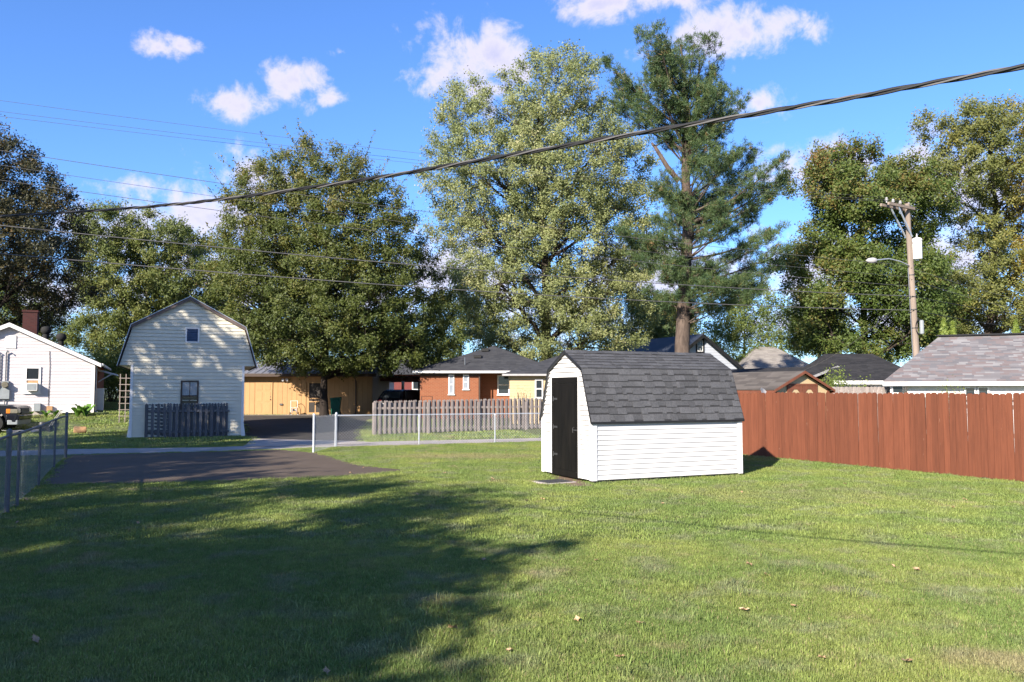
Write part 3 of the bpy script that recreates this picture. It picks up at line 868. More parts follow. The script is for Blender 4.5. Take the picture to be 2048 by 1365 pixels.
def chain_link(name, label, posts, H, m, mw, terminal=(), mesh_until=None, rail=True, pitch=0.10, wr=0.0021, hs=None):
    t = thing(name, label, 'fence', (posts[0].x, posts[0].y, 0))
    o0 = Vector((posts[0].x, posts[0].y, 0))
    pl = [p - o0 for p in posts]
    for i, p in enumerate(pl):
        r = 0.038 if i in terminal else 0.024
        h = (H + 0.07) if i in terminal else H - 0.02
        po = MB().lathe([(r, -0.2), (r, h)], 12, p).build('post', m, t, smooth=True)
        MB().lathe([(r + .004, h - .03), (r + .006, h + .005), (r * .75, h + .03), (r * .2, h + .042)], 12, p).build('cap', m, po, smooth=True)
        for z in ((H * .2, H * .5, H * .8) if i in terminal else (H * .5,)):
            MB().lathe([(r + .005, z - .011), (r + .005, z + .011)], 12, p).build('tie_band', m, po)
    if rail:
        for a, b in zip(pl, pl[1:]):
            MB().tube([a + Vector((0, 0, H)), b + Vector((0, 0, H))], 0.021, 10).build('top_rail', m, t, smooth=True)
    fab = MB()
    for a, b in zip(pl, pl[1:]):
        L_ = (b - a).length; d = (b - a) / L_; nrm = Vector((-d.y, d.x, 0))
        hb, ht = 0.04, H + 0.015
        hh = ht - hb
        n = int((L_ + hh) / pitch)
        slope = 1.0
        for s in (1, -1):
            for i in range(n + 1):
                x0 = i * pitch - (hh if s == 1 else 0); x1 = x0 + s * hh * 1.0
                za, zb_ = hb, ht
                xa, xb = x0, x1
                # clip to 0..L_
                def clipx(xa, za, xb, zb_, lim, low):
                    f = (lim - xa) / (xb - xa); return lim, za + f * (zb_ - za)
                if xa < 0 and xb < 0 or xa > L_ and xb > L_: continue
                if xa < 0: xa, za = clipx(x0, hb, x1, ht, 0, 1)
                if xa > L_: xa, za = clipx(x0, hb, x1, ht, L_, 0)
                if xb < 0: xb, zb_ = clipx(x0, hb, x1, ht, 0, 1)
                if xb > L_: xb, zb_ = clipx(x0, hb, x1, ht, L_, 0)
                o = nrm * (0.002 * s - 0.027)
                fab.tube([a + d * xa + o + Vector((0, 0, za)), a + d * xb + o + Vector((0, 0, zb_))], wr, 3, caps=False)
    fab.build('wire_mesh', mw, t)
    return t


cl = [G(672, 894), G(838, 890), G(990, 886.5)]
cdv = (cl[2] - cl[1])
cl += [cl[2] + cdv, cl[2] + cdv * 2]
chain_link('chain_link_fence', 'silver chain link fence on slim posts along the alley side of the lawn', cl, 1.06, 'galv', 'galv', terminal=(0,))
chain_link('chain_link_gate', 'short chain link panel without top rail at the asphalt corner', [G(627, 907), cl[0] + (G(627, 907) - cl[0]).normalized() * 0.12], 1.10, 'galv', 'galv', terminal=(0,), rail=False)
ll = [G(131, 918), G(108, 937), G(77, 974), G(34, 1014), G(13, 1028)]
dl = (ll[4] - ll[0]).normalized()
ll += [ll[4] + dl * 2.6, ll[4] + dl * 5.2]
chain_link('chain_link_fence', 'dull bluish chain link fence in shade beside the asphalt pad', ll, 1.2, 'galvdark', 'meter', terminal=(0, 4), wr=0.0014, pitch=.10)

# ------------------------------------------------------------------ buildings


def bx(mb, f, a0, a1, o0, o1, z0, z1):
    """box in wall coordinates: along, out, up"""
    vs = [f(a, o, z) for z in (z0, z1) for o in (o0, o1) for a in (a0, a1)]
    return mb.add(vs, [(0, 2, 3, 1), (4, 5, 7, 6), (0, 1, 5, 4), (2, 6, 7, 3), (0, 4, 6, 2), (1, 3, 7, 5)])


def window(parent, f, a0, a1, z0, z1, fm='white', fw=0.07, sash=True, gm='glass', lower=None, sill=True, mull=0, mm=None):
    mb = MB()
    bx(mb, f, a0, a0 + fw, -0.01, 0.062, z0, z1); bx(mb, f, a1 - fw, a1, -0.01, 0.062, z0, z1)
    bx(mb, f, a0 + fw, a1 - fw, -0.01, 0.060, z1 - fw, z1); bx(mb, f, a0 + fw, a1 - fw, -0.01, 0.060, z0, z0 + fw)
    w = mb.build('window', fm, parent)
    zm = (z0 + z1) / 2
    mm = mm or fm
    if sash:
        bx(MB(), f, a0 + fw, a1 - fw, 0.028, 0.052, zm - 0.03, zm + 0.03).build('sash_rail', mm, w)
        bx(MB(), f, a0 + fw, a1 - fw, 0.0, 0.034, zm + 0.03, z1 - fw).build('pane', gm, w)
        bx(MB(), f, a0 + fw, a1 - fw, 0.0, 0.028, z0 + fw, zm - 0.03).build('pane', lower or gm, w)
    else:
        bx(MB(), f, a0 + fw, a1 - fw, 0.0, 0.030, z0 + fw, z1 - fw).build('pane', gm, w)
    for i in range(mull):
        a = a0 + fw + (a1 - a0 - 2 * fw) * (i + 1) / (mull + 1)
        bx(MB(), f, a - 0.012, a + 0.012, 0.0345, 0.046, z0 + fw, z1 - fw).build('muntin', mm, w)
    if sill:
        bx(MB(), f, a0 - 0.04, a1 + 0.04, -0.01, 0.085, z0 - 0.05, z0 - 0.002).build('sill', fm, w)
    return w


def build_barn():
    L0, R0 = G(259, 877.5), G(485, 873)
    d = R0 - L0; W = d.length; rot = math.atan2(d.y, d.x)
    D = 6.4
    HE, HB, HP, OV = 2.93, 4.52, 5.72, 0.46
    t = thing('barn_garage', 'cream clapboard barn with gambrel roof and blue gable louvre', 'barn', (L0.x, L0.y, 0), rot)
    f = lambda a, o, z: (a, -o, z)
    MB().prism([(0.02, 0.02, 0), (0.02, 0.02, HE), (-OV + .05, 0.02, HE), (0.05, 0.02, HB - .03), (W / 2, 0.02, HP - .04), (W - .05, 0.02, HB - .03), (W + OV - .05, 0.02, HE), (W - .02, 0.02, HE), (W - .02, 0.02, 0)], (0, D, 0)).build('wall_core', 'cream', t)

    def xl(z):
        if z < HE: return 0.03
        if z < HB: return -OV + (OV + 0.0) * (z - HE) / (HB - HE) + 0.02
        return (W / 2) * (z - HB) / (HP - HB) + 0.02
    ex = 0.145; z = 0.05
    while z < HP - 0.08:
        z1 = z + ex
        if z < HE < z1: z1 = HE
        z1 = min(z1, HP - 0.04)
        a0, a1 = xl(z + 1e-4), xl(z1 - 1e-4)
        clap(t, 'cream', f, [(a0, W - a0, a1, W - a1)], z, z1 - 0.006, 0.032, lip=0.002)
        z = z1
    fr_ = lambda a, o, z: (W + o, a, z)
    for i in range(20):
        clap(t, 'cream', fr_, [(0.03, D, 0.03, D)], 0.05 + i * ex, 0.05 + (i + 1) * ex - .001, 0.022, lip=0.002)
    # corner trims, flaring at the foot
    for x, s in ((0, -1), (W, 1)):
        MB().prism([(x - s * 0.07, -0.034, 0), (x + s * 0.11, -0.034, 0), (x + s * 0.035, -0.034, 0.55), (x + s * 0.026, -0.034, HE - .002), (x - s * 0.07, -0.034, HE - .002)], (0, 0.05, 0)).build('corner_trim', 'vinyl_trim', t)
    # soffits
    MB().box(-OV, -0.03, 0.03, D, HE - 0.02, HE - 0.003).build('soffit', 'cream', t); MB().box(W + .03, W + OV, 0.03, D, HE - 0.02, HE - 0.003).build('soffit', 'cream', t)
    # roof planes
    pts = [(-OV - 0.06, HE - 0.05), (0.0 - 0.05, HB + .02), (W / 2, HP + .03), (W + 0.05, HB + .02), (W + OV + 0.06, HE - 0.05)]
    for (x0, z0), (x1, z1) in zip(pts, pts[1:]):
        lo, hi = ((x0, z0), (x1, z1)) if z0 < z1 else ((x1, z1), (x0, z0))
        slab_uv('roof', [(lo[0], -0.14, lo[1]), (lo[0], D + .2, lo[1]), (hi[0], D + .2, hi[1]), (hi[0], -0.14, hi[1])], 0.035, 'roofgrey', t)
        # rake board in brown with a pale metal edge
        MB().prism([(x0, -0.165, z0 + .004), (x1, -0.165, z1 + .004), (x1 + (0), -0.165, z1 - 0.13), (x0, -0.165, z0 - 0.13 + (0.08 if z0 < HB - 1 else 0))], (0, 0.022, 0)).build('rake_board', 'bluegrey', t)
        MB().beam((x0, -0.17, z0 + 0.016), (x1, -0.17, z1 + 0.016), 0.05, 0.022).build('drip_edge', 'galv', t)
    # louvre
    ca = W * 0.525; z0, z1 = 3.86, 4.50
    lv = MB(); bx(lv, f, ca - .27, ca - .21, 0, .055, z0, z1); bx(lv, f, ca + .21, ca + .27, 0, .055, z0, z1); bx(lv, f, ca - .21, ca + .21, 0, .053, z1 - .06, z1); bx(lv, f, ca - .21, ca + .21, 0, .053, z0, z0 + .06)
    g = lv.build('gable_louvre', 'vinyl_trim', t)
    bx(MB(), f, ca - .21, ca + .21, 0.02, .026, z0 + .06, z1 - .06).build('backing', 'bluelouvre', g)
    for i in range(7):
        zz = z0 + .07 + i * .072
        MB().prism([f(ca - .21, .03, zz + .06), f(ca - .21, .05, zz), f(ca - .21, .056, zz + .006), f(ca - .21, .036, zz + .066)], (0.42, 0, 0)).build('slat', 'bluelouvre', g)
    # window with dark frame and pale half curtains
    wa, wb = W * 0.432, W * 0.592
    w = window(t, f, wa, wb, 1.05, 2.32, 'darkbrown', 0.06, True, 'curtain', 'glass', True, 1)
    return t


build_barn()


def gable_house_left():
    R0 = Vector((P(186, 820, 42.0).x, 42.0, 0)); z0 = zg(R0.x, R0.y) - 0.02
    rot = LOT; W = 7.5; D = 11.0
    HE, HP = 2.62, 4.42
    t = thing('white_house', 'pinkish white sided house with red chimney and electric meters', 'house', (R0.x, R0.y, z0), rot)
    f = lambda a, o, z: (a, -o, z)                     # a from -W to 0
    MB().prism([(-W + .02, .02, -0.6), (-W + .02, .02, HE), (-W / 2, .02, HP - .05), (-.02, .02, HE), (-.02, .02, -0.6)], (0, D, 0)).build('wall_core', 'housewhite', t)
    MB().prism([(-W - .01, -.012, -0.7), (.01, -.012, -0.7), (.01, -.012, 0.12), (-W - .01, -.012, 0.12)], (0, D, 0)).build('foundation', 'concrete', t)
    ex = 0.165; z = 0.12
    while z < HP - 0.1:
        z1 = min(z + ex, HP - .06)
        h = lambda q: 0.02 if q < HE else (W / 2) * (q - HE) / (HP - HE) + .02
        clap(t, 'housewhite', f, [(-W + h(z), -h(z), -W + h(z1), -h(z1))], z, z1 + .001, 0.02, lip=.003)
        z = z1
    fs = lambda a, o, z: (o, a, z)
    MB().box(0.0, 0.02, 0.05, D, 0.12, HE).build('side_wall', 'brick', t)
    MB().box(-0.10, 0.035, -0.032, 0.07, 0.02, HE).build('corner_board', 'vinyl_trim', t)
    MB().tube([(0.09, 0.16, HE - .1), (0.09, 0.16, 0.1), (0.2, 0.1, 0.03)], 0.04, 8).build('downspout', 'galv', t)
    # roof
    e = 0.32; dz = (HP - HE) / (W / 2)
    for s in (1, -1):
        xe = (e if s == 1 else -W - e); xr = -W / 2
        slab_uv('roof', [(xe, -0.28, HE - e * dz + .06), (xe, D + .3, HE - e * dz + .06), (xr, D + .3, HP + .06), (xr, -0.28, HP + .06)], 0.05, 'roofdark', t)
        MB().prism([(xe, -0.30, HE - e * dz + .03), (xr, -0.30, HP + .03), (xr, -0.30, HP - .17), (xe, -0.30, HE - e * dz - .15)], (0, 0.02, 0)).build('rake_board', 'vinyl_trim', t)
        MB().prism([(xe * 0.999, -0.27, HE - e * dz - .02), (xr, -0.27, HP - .02), (xr, -0.27, HP - .05), (xe * 0.999, -0.27, HE - e * dz - .05)], (0, 0.25, 0)).build('soffit', 'vinyl_trim', t)
    MB().box(e - .02, e + .09, -0.25, D + .2, HE - e * dz - .07, HE - e * dz + .04).build('gutter', 'vinyl_trim', t)
    # gable vent
    ga = -W / 2 + .1
    gv = MB(); bx(gv, f, ga - .28, ga + .18, 0.0, .05, 3.2, 3.85); g = gv.build('gable_vent', 'vinyl_trim', t)
    for i in range(6): bx(MB(), f, ga - .24, ga + .14, 0.05, .058, 3.24 + i * .1, 3.31 + i * .1).build('slat', 'housewhite', g)
    # chimney and turbine vents on the roof (far side of ridge shows above)
    MB().box(-W / 2 + .35, -W / 2 + 1.0, 1.4, 2.1, HP - .7, HP + .72).box(-W / 2 + .31, -W / 2 + 1.04, 1.36, 2.14, HP + .72, HP + .82).build('chimney', 'chimney', t)
    for xa, za in ((-W / 2 + 1.42, 0.0), (-W / 2 + 2.12, -0.3)):
        zz = HP + .06 - (xa + W / 2) * dz
        MB().lathe([(.13, zz - .2), (.13, zz + .22), (.16, zz + .24), (.235, zz + .34), (.25, zz + .46), (.2, zz + .58), (.08, zz + .62)], 14, (xa, 1.3, 0)).build('turbine_vent', 'rubber', t, smooth=True)
    # window with an air conditioner in its lower sash
    wx0, wx1 = -2.92, -2.28
    wx0, wx1 = -3.06, -2.36
    w = window(t, f, wx0, wx1, 1.02, 2.32, 'vinyl_trim', 0.09, True, 'glass', 'stump', True)
    ac = MB(); bx(ac, f, wx0 + .11, wx1 - .11, 0.02, 0.36, 1.12, 1.50); a = ac.build('air_conditioner', 'vinyl_trim', w, bevel=.01)
    bx(MB(), f, wx0 + .15, wx1 - .15, 0.361, 0.37, 1.16, 1.46).build('grille', 'meter', t)
    # electric meters, boxes, conduits
    for ax in (-3.86, -4.34):
        b = MB(); bx(b, f, ax - .2, ax + .2, 0.02, 0.16, .72, 1.26); bo = b.build('meter_box', 'meter', t, bevel=.01)
        MB().lathe([(.14, -.30), (.14, -.2), (.15, -.19), (.15, -.15)], 16, (ax, 0, 1.42), axis='y').build('meter', 'lens', bo, smooth=True)
        b = MB(); bx(b, f, ax - .15, ax + .15, 0.02, 0.15, 1.27, 1.60); b.build('meter_socket', 'meter', bo)
        MB().tube([(ax, -.08, 1.6), (ax, -.08, 2.95), (ax + .06, -.14, 3.08), (ax + .12, -.2, 3.0)], .032, 8).build('conduit', 'galvdark', t)
        MB().tube([(ax, -.08, .72), (ax, -.08, .1)], .024, 6).build('conduit', 'galvdark', t)
    MB().tube([(-4.1, -.06, 1.3), (-4.1, -.06, 2.9)], .026, 6).build('conduit', 'galvdark', t)
    MB().tube([(-2.02, -.04, 3.1), (-1.98, -.04, 2.4), (-2.0, -.04, .3)], .012, 5).build('cable', 'wire', t)
    # utility boxes near the ground, lean-to board
    b = MB(); bx(b, f, -2.6, -2.32, .02, .2, .12, .5); b.build('utility_box', 'meter', t)
    b = MB(); bx(b, f, -2.05, -1.8, .02, .16, .14, .36); b.build('utility_box', 'stump', t)
    b = MB(); bx(b, f, -1.42, -.5, .03, .4, 0.02, .3); b.build('cellar_hatch', 'white', t, bevel=.02)
    # side porch hood
    MB().prism([(0.03, 3.1, 2.30), (1.0, 3.1, 2.02), (1.0, 3.1, 1.94), (0.03, 3.1, 2.2)], (0, 2.2, 0)).build('porch_hood', 'white', t)
    MB().beam((0.05, 3.15, 1.6), (0.7, 3.15, 2.03), .06, .06).build('bracket', 'white', t)
    MB().box(0.06, 0.42, 1.0, 1.7, -.1, 1.25).build('utility_cabinet', 'white', t)
    return t


gable_house_left()


def build_tan_garage():
    Y = 52.0
    x0, x1 = P(395, 830, Y).x, P(744, 830, Y).x
    z0 = zg(-12, Y); W = x1 - x0
    t = thing('tan_garage', 'long low tan garage with ribbed metal roof behind the round tree', 'garage', (x0, Y, z0))
    H = 2.42; D = 7.0
    f = lambda a, o, z: (a, -o, z)
    pxa = lambda px: P(px, 800, Y).x - x0
    pz = lambda py: P(700, py, Y).z - z0
    MB().box(0.02, W - .02, 0.02, D, -.3, H + .1).build('wall_core', 'tan', t)
    # vertical boards between openings
    dA, dB = pxa(510), pxa(544); sA, sB = pxa(616), pxa(646)
    n = int(W / .29)
    for i in range(n):
        a0, a1 = W * i / n, W * (i + 1) / n - .012
        zt = H
        b = MB()
        if a0 > dA - .1 and a1 < dB + .1: bx(b, f, a0, a1, 0.0, .018, 2.06, zt)
        elif a0 > sA - .15 and a1 < sB + .15: bx(b, f, a0, a1, 0.0, .018, 2.08, zt)
        else: bx(b, f, a0, a1, 0.0, .018, 0.03, zt)
        b.build('wall_board', 'tan', t)
    fr = lambda a, o, z: (W + o, a, z)
    for i in range(24):
        b = MB(); bx(b, fr, D * i / 24, D * (i + 1) / 24 - .012, 0, .018, 0.03, H); b.build('wall_board', 'tan', t)
    # panel door
    b = MB(); bx(b, f, dA, dB, 0.0, .03, .02, 2.05); dr = b.build('door', 'tan', t)
    dw = dB - dA
    for i in range(2):
        for (u, v) in ((.12, .72), (.82, 1.42), (1.52, 1.92)):
            a = dA + .1 + i * (dw / 2 - .02)
            b = MB(); bx(b, f, a, a + dw / 2 - .18, .031, .042, u + .05, v + .02); b.build('door_panel', 'tan', dr, bevel=.008)
    MB().lathe([(.02, -.03), (.035, -.06), (.03, -.09), (.01, -.1)], 10, (dB - .09, 0, .98), axis='y').build('knob', 'hardware', dr)
    MB().lathe([(.03, -.03), (.03, -.05)], 10, (dB - .09, 0, 1.14), axis='y').build('deadbolt', 'hardware', dr)
    for a in (dA - .035, dB + .004):
        b = MB(); bx(b, f, a, a + .03, 0, .05, .02, 2.09); b.build('door_casing', 'tan', t)
    # screen door
    b = MB(); bx(b, f, sA, sB, 0, .02, .05, 2.07); sc = b.build('screen_door', 'screen', t)
    for q in ((sA, sA + .07, .05, 2.07), (sB - .07, sB, .05, 2.07), (sA + .07, sB - .07, .05, .16), (sA + .07, sB - .07, .80, .88), (sA + .07, sB - .07, 1.0, 1.07), (sA + .07, sB - .07, 2.0, 2.07), ((sA + sB) / 2 - .03, (sA + sB) / 2 + .03, .16, .80)):
        b = MB(); bx(b, f, q[0], q[1], .021, .04, q[2], q[3]); b.build('door_stile', 'tan', sc)
    # twin flood light
    fx = pxa(571)
    fl = MB().lathe([(.06, 0), (.06, .04)], 10, (fx, -.05, 2.22), axis='y').build('flood_light', 'white', t)
    for s in (-1, 1):
        MB().lathe([(.03, -.05), (.05, -.1), (.085, -.2), (.08, -.22)], 12, (fx + s * .13, 0, 2.2), axis='y').build('lamp_head', 'white', fl, smooth=True)
    # eave, gutter, roof with ribs
    MB().box(-.3, W + .35, -.62, -.50, H - .02, H + .17).build('gutter', 'darkbrown', t)
    MB().box(-.3, W + .3, -.5, 0.0, H + .02, H + .06).build('soffit', 'brown', t)
    rz0, rz1, ry = H + .17, H + 1.05, D / 2
    sl = slab_uv('roof', [(-.3, -.6, rz0), (W + .3, -.6, rz0), (W + .3, ry, rz1), (-.3, ry, rz1)], .03, 'metalroof', t)
    slab_uv('roof', [(-.3, D + .6, rz0), (W + .3, D + .6, rz0), (W + .3, ry, rz1), (-.3, ry, rz1)], .03, 'metalroof', t)
    nr = int(W / .42)
    for i in range(nr + 1):
        x = -.3 + (W + .6) * i / nr
        MB().beam((x, -.6, rz0 + .015), (x, ry, rz1 + .015), .035, .03).build('roof_rib', 'metalroof', sl)
    MB().prism([(W + .02, 0.0, H + .06), (W + .02, D, H + .06), (W + .02, ry, rz1 - .04)], (.02, 0, 0)).build('gable_panel', 'tan', t)
    dx = pxa(712)
    MB().tube([(dx, -.54, H), (dx, -.42, H - .14), (dx, -.1, H - .3), (dx, -.08, .35), (dx + .02, -.2, .12), (dx + .02, -.4, .06)], .04, 8).build('downspout', 'darkbrown', t)
    MB().box(pxa(560), pxa(566), -.1, -.03, .62, .72).build('hose_tap', 'hardware', t)
    return t, z0, pxa


TG, TGZ, TGX = build_tan_garage()

# pale hand pump cart in front of the garage
hx = P(588, 815, 51.3).x
hc = thing('garden_cart', 'white tubular hose cart standing by the tan garage wall', 'cart', (hx, 51.35, zg(hx, 51.3) + .03), 0.35)
fr = MB()
for s in (-1, 1):
    fr.tube([(s * .2, 0, 0.02), (s * .2, .02, .75), (s * .2, .1, .86), (s * .2, .28, .86)], .017, 6)
    fr.tube([(s * .2, 0, 0.02), (s * .2, -.36, .02)], .017, 6)
fr.tube([(-.2, .28, .86), (.2, .28, .86)], .017, 6); fr.tube([(-.2, 0, .45), (.2, 0, .45)], .014, 6)
fr.build('frame', 'white', hc)
MB().lathe([(.19, -.13), (.19, -.11), (.07, -.10), (.07, .10), (.19, .11), (.19, .13)], 18, (0, -.12, .3), axis='x').build('hose_reel', 'silver', hc)
for s in (-1, 1):
    MB().lathe([(.1, -.02), (.1, .02)], 14, (s * .25, .02, .08), axis='x').build('wheel', 'rubber', hc)

# green wheeled bin
bxp = P(668, 826, 50.2)
bn = thing('wheeled_bin', 'dark green wheeled rubbish bin beside the tree trunk', 'bin', (bxp.x + .1, 50.2, zg(bxp.x, 50.2) + .02), 0.1)
body = MB()
for (w0, w1, z0_, z1_) in ((.24, .30, .06, 1.0),):
    body.add([(-w0, -w0, z0_), (w0, -w0, z0_), (w0, w0, z0_), (-w0, w0, z0_), (-w1, -w1 - .03, z1_), (w1, -w1 - .03, z1_), (w1, w1, z1_), (-w1, w1, z1_)],
             [(3, 2, 1, 0), (4, 5, 6, 7), (0, 1, 5, 4), (1, 2, 6, 5), (2, 3, 7, 6), (3, 0, 4, 7)])
body.box(-.315, .315, -.345, .315, .93, 1.0)
body.build('body', 'greenbin', bn, bevel=.02)
MB().prism([(-.33, -.37, 1.005), (.33, -.37, 1.005), (.33, .33, 1.005), (.30, .33, 1.06), (.28, -.30, 1.10), (-.28, -.30, 1.10), (-.30, .33, 1.06)][:4], (0, 0, .07)).build('lid', 'greenbin', bn, bevel=.03)
MB().tube([(-.26, .40, .98), (.26, .40, .98)], .02, 8).build('handle', 'greenbin', bn)
for s in (-1, 1):
    MB().lathe([(.11, -.03), (.12, 0), (.11, .03)], 16, (s * .27, .2, .115), axis='x').build('wheel', 'rubber', bn)


def build_brick_house():
    Y = 46.5
    x0, x1 = P(840, 800, Y).x, P(957, 800, Y).x
    z0 = zg(0, Y); W = x1 - x0
    t = thing('brick_house', 'orange brick bungalow with dark hipped roof behind the picket fence', 'house', (x0, Y, z0))
    pxa = lambda px: P(px, 770, Y).x - x0
    pz = lambda py: P(900, py, Y).z - z0
    f = lambda a, o, z: (a, -o, z)
    H = pz(745); D = 8.0; RX = pxa(1030)
    MB().box(0, W, 0, D, -.4, H).build('wall', 'brick', t)
    MB().box(W, RX, 1.1, D - .002, -.4, H - .001).build('wall', 'brick', t)
    # frieze, windows
    b = MB(); bx(b, f, 0.02, W - .001, 0.002, .03, H - .22, H - .001); b.build('frieze_board', 'darkbrown', t)
    window(t, f, pxa(897), pxa(908.5), pz(789), pz(750), 'white', .06, True, 'curtain')
    window(t, f, pxa(926), pxa(938), pz(779), pz(750), 'white', .06, True, 'curtain')
    f2 = lambda a, o, z: (a, 1.1 - o, z)
    window(t, f2, pxa(994), pxa(1019), pz(790), pz(750), 'white', .07, True, 'glass')
    MB().tube([(W + .06, -.06, H - .05), (W + .06, -.06, -.1)], .045, 8).build('downspout', 'darkbrown', t)
    # hip roof over main block + right wing
    e = .42; zr = pz(684)
    xa, xb, ya, yb = -e, RX + 2.6, -e, D + e
    my = (ya + yb) / 2; hr = my - ya
    r0, r1 = (xa + hr * 1.02, my, zr), (xb - hr * .9, my, zr)
    ze = H + .08
    slab_uv('roof', [(xa, ya, ze), (xb, ya, ze), r1, r0], .04, 'roofgrey', t)
    slab_uv('roof', [(xb, yb, ze), (xa, yb, ze), r0, r1], .04, 'roofgrey', t)
    slab_uv('roof', [(xa, yb, ze), (xa, ya, ze), r0], .04, 'roofgrey', t)
    slab_uv('roof', [(xb, ya, ze), (xb, yb, ze), r1], .04, 'roofgrey', t)
    MB().box(xa, xb, ya - .02, ya + .0, ze - .13, ze - .01).build('fascia', 'white', t)
    MB().box(xa - .0, xa + .02, ya + .001, yb, ze - .13, ze - .01).build('fascia', 'white', t)
    MB().box(xa + .02, xb, ya + .001, -0.001, ze - .13, ze - .10).build('soffit', 'white', t)

    def on_roof(px, py):                              # a point of the front slope
        best = None
        for i in range(200):
            yy = ya + (my - ya) * i / 200; zz = ze + (zr - ze) * i / 200
            q = P(px, py, Y + yy); e2 = abs(q.z - z0 - zz)
            if best is None or e2 < best[0]: best = (e2, q.x - x0, yy, zz)
        return best[1:]
    for px, py in ((955, 716), (970, 703)):
        a, b_, c = on_roof(px, py)
        MB().prism([(a - .22, b_ - .16, c + .0), (a + .22, b_ - .16, c + .0), (a + .22, b_ - .13, c + .14), (a - .22, b_ - .13, c + .14)], (0, .34, .04)).build('roof_vent', 'rubber', t)
    a, b_, c = on_roof(930, 730)
    MB().lathe([(.035, c - .1), (.035, c + .42)], 8, (a, b_, 0)).build('vent_pipe', 'galvdark', t)
    # metal hand rail at the step
    MB().tube([(pxa(847), -.9, .05), (pxa(847), -.9, pz(793)), (pxa(868), -1.0, pz(793)), (pxa(868), -1.0, .05)], .022, 6).build('hand_rail', 'wire', t)
    return t


build_brick_house()


def build_cream_garage():
    Y = 42.5
    x0 = P(1019, 780, Y).x; x1 = x0 + 6.2
    z0 = zg(0, Y)
    t = thing('cream_garage', 'pale cream sided garage with grey roof partly behind the white shed', 'garage', (x0, Y, z0))
    pxa = lambda px: P(px, 770, Y).x - x0
    pz = lambda py: P(1050, py, Y).z - z0
    H = pz(750); W = x1 - x0; D = 6.5
    f = lambda a, o, z: (a, -o, z)
    MB().box(.01, W - .01, .012, D, -.3, H).build('wall_core', 'creamwall', t)
    n = 18; ex = (H - .02) / n
    for i in range(n): clap(t, 'creamwall', f, [(0, W, 0, W)], .02 + i * ex, .02 + (i + 1) * ex - .001, .016, lip=.003)
    window(t, f, pxa(1070), pxa(1086), pz(797), pz(759), 'vinyl_trim', .06, True, 'glass')
    e = .38; ze = H + .05; zr = pz(700); my = D / 2
    xa, xb = -e, W + e
    slab_uv('roof', [(xa, -e, ze), (xb, -e, ze), (xb - 2.8, my, zr), (xa + 3.6, my, zr)], .04, 'roofgrey', t)
    slab_uv('roof', [(xb, D + e, ze), (xa, D + e, ze), (xa + 3.6, my, zr), (xb - 2.8, my, zr)], .04, 'roofgrey', t)
    slab_uv('roof', [(xa, D + e, ze), (xa, -e, ze), (xa + 3.6, my, zr)], .04, 'roofgrey', t)
    slab_uv('roof', [(xb, -e, ze), (xb, D + e, ze), (xb - 2.8, my, zr)], .04, 'roofgrey', t)
    MB().box(xa, xb, -e - .02, -e - .001, ze - .11, ze - .012).build('fascia', 'silver', t)
    MB().box(xa, xb, -e, -.001, ze - .11, ze - .085).build('soffit', 'creamwall', t)


build_cream_garage()


def build_black_trim_house():
    Y = 62.0
    pk = P(1401, 671, Y); z0 = zg(pk.x, Y)
    t = thing('gabled_house', 'pale blue-grey house with black gable trim behind the tall pine', 'house', (pk.x, Y, z0), LOT)
    HP = pk.z - z0; rise, run = 3.1, 4.5; D = 10
    f = lambda a, o, z: (a, -o, z)
    MB().prism([(-run, .01, -.2), (run, .01, -.2), (run, .01, HP - rise), (0, .01, HP), (-run, .01, HP - rise)], (0, D, 0)).build('wall_core', 'bluewall', t)
    ex = .2; z = 0.0
    while z < HP - .15:
        z1 = min(z + ex, HP - .02)
        h = lambda q: run if q < HP - rise else run * (HP - q) / rise
        clap(t, 'bluewall', f, [(-h(z), h(z), -h(z1), h(z1))], z, z1 - .001, .022, lip=.003)
        z = z1
    for s in (-1, 1):
        xe, ze = s * (run + .5), HP - rise * (run + .5) / run
        slab_uv('roof', [(xe, -.4, ze + .1), (xe, D + .3, ze + .1), (0, D + .3, HP + .1), (0, -.4, HP + .1)], .06, 'darkmetal', t)
        MB().prism([(xe, -.43, ze + .08), (0, -.43, HP + .08), (0, -.43, HP - .20), (xe, -.43, ze - .2)], (0, .03, 0)).build('rake_board', 'blacktrim', t)
    wz = HP - 1.36
    w = window(t, f, -.46, .30, wz, wz + 1.1, 'blacktrim', .13, True, 'glass', None, False, 1, mm='white')
    inner = MB()
    for q in ((-.33, -.27, wz + .13, wz + .97), (.11, .17, wz + .13, wz + .97)): bx(inner, f, q[0], q[1], .035, .055, q[2], q[3])
    bx(inner, f, -.27, .11, .035, .054, wz + .13, wz + .19); bx(inner, f, -.27, .11, .035, .054, wz + .91, wz + .97)
    inner.build('inner_frame', 'white', w)


build_black_trim_house()


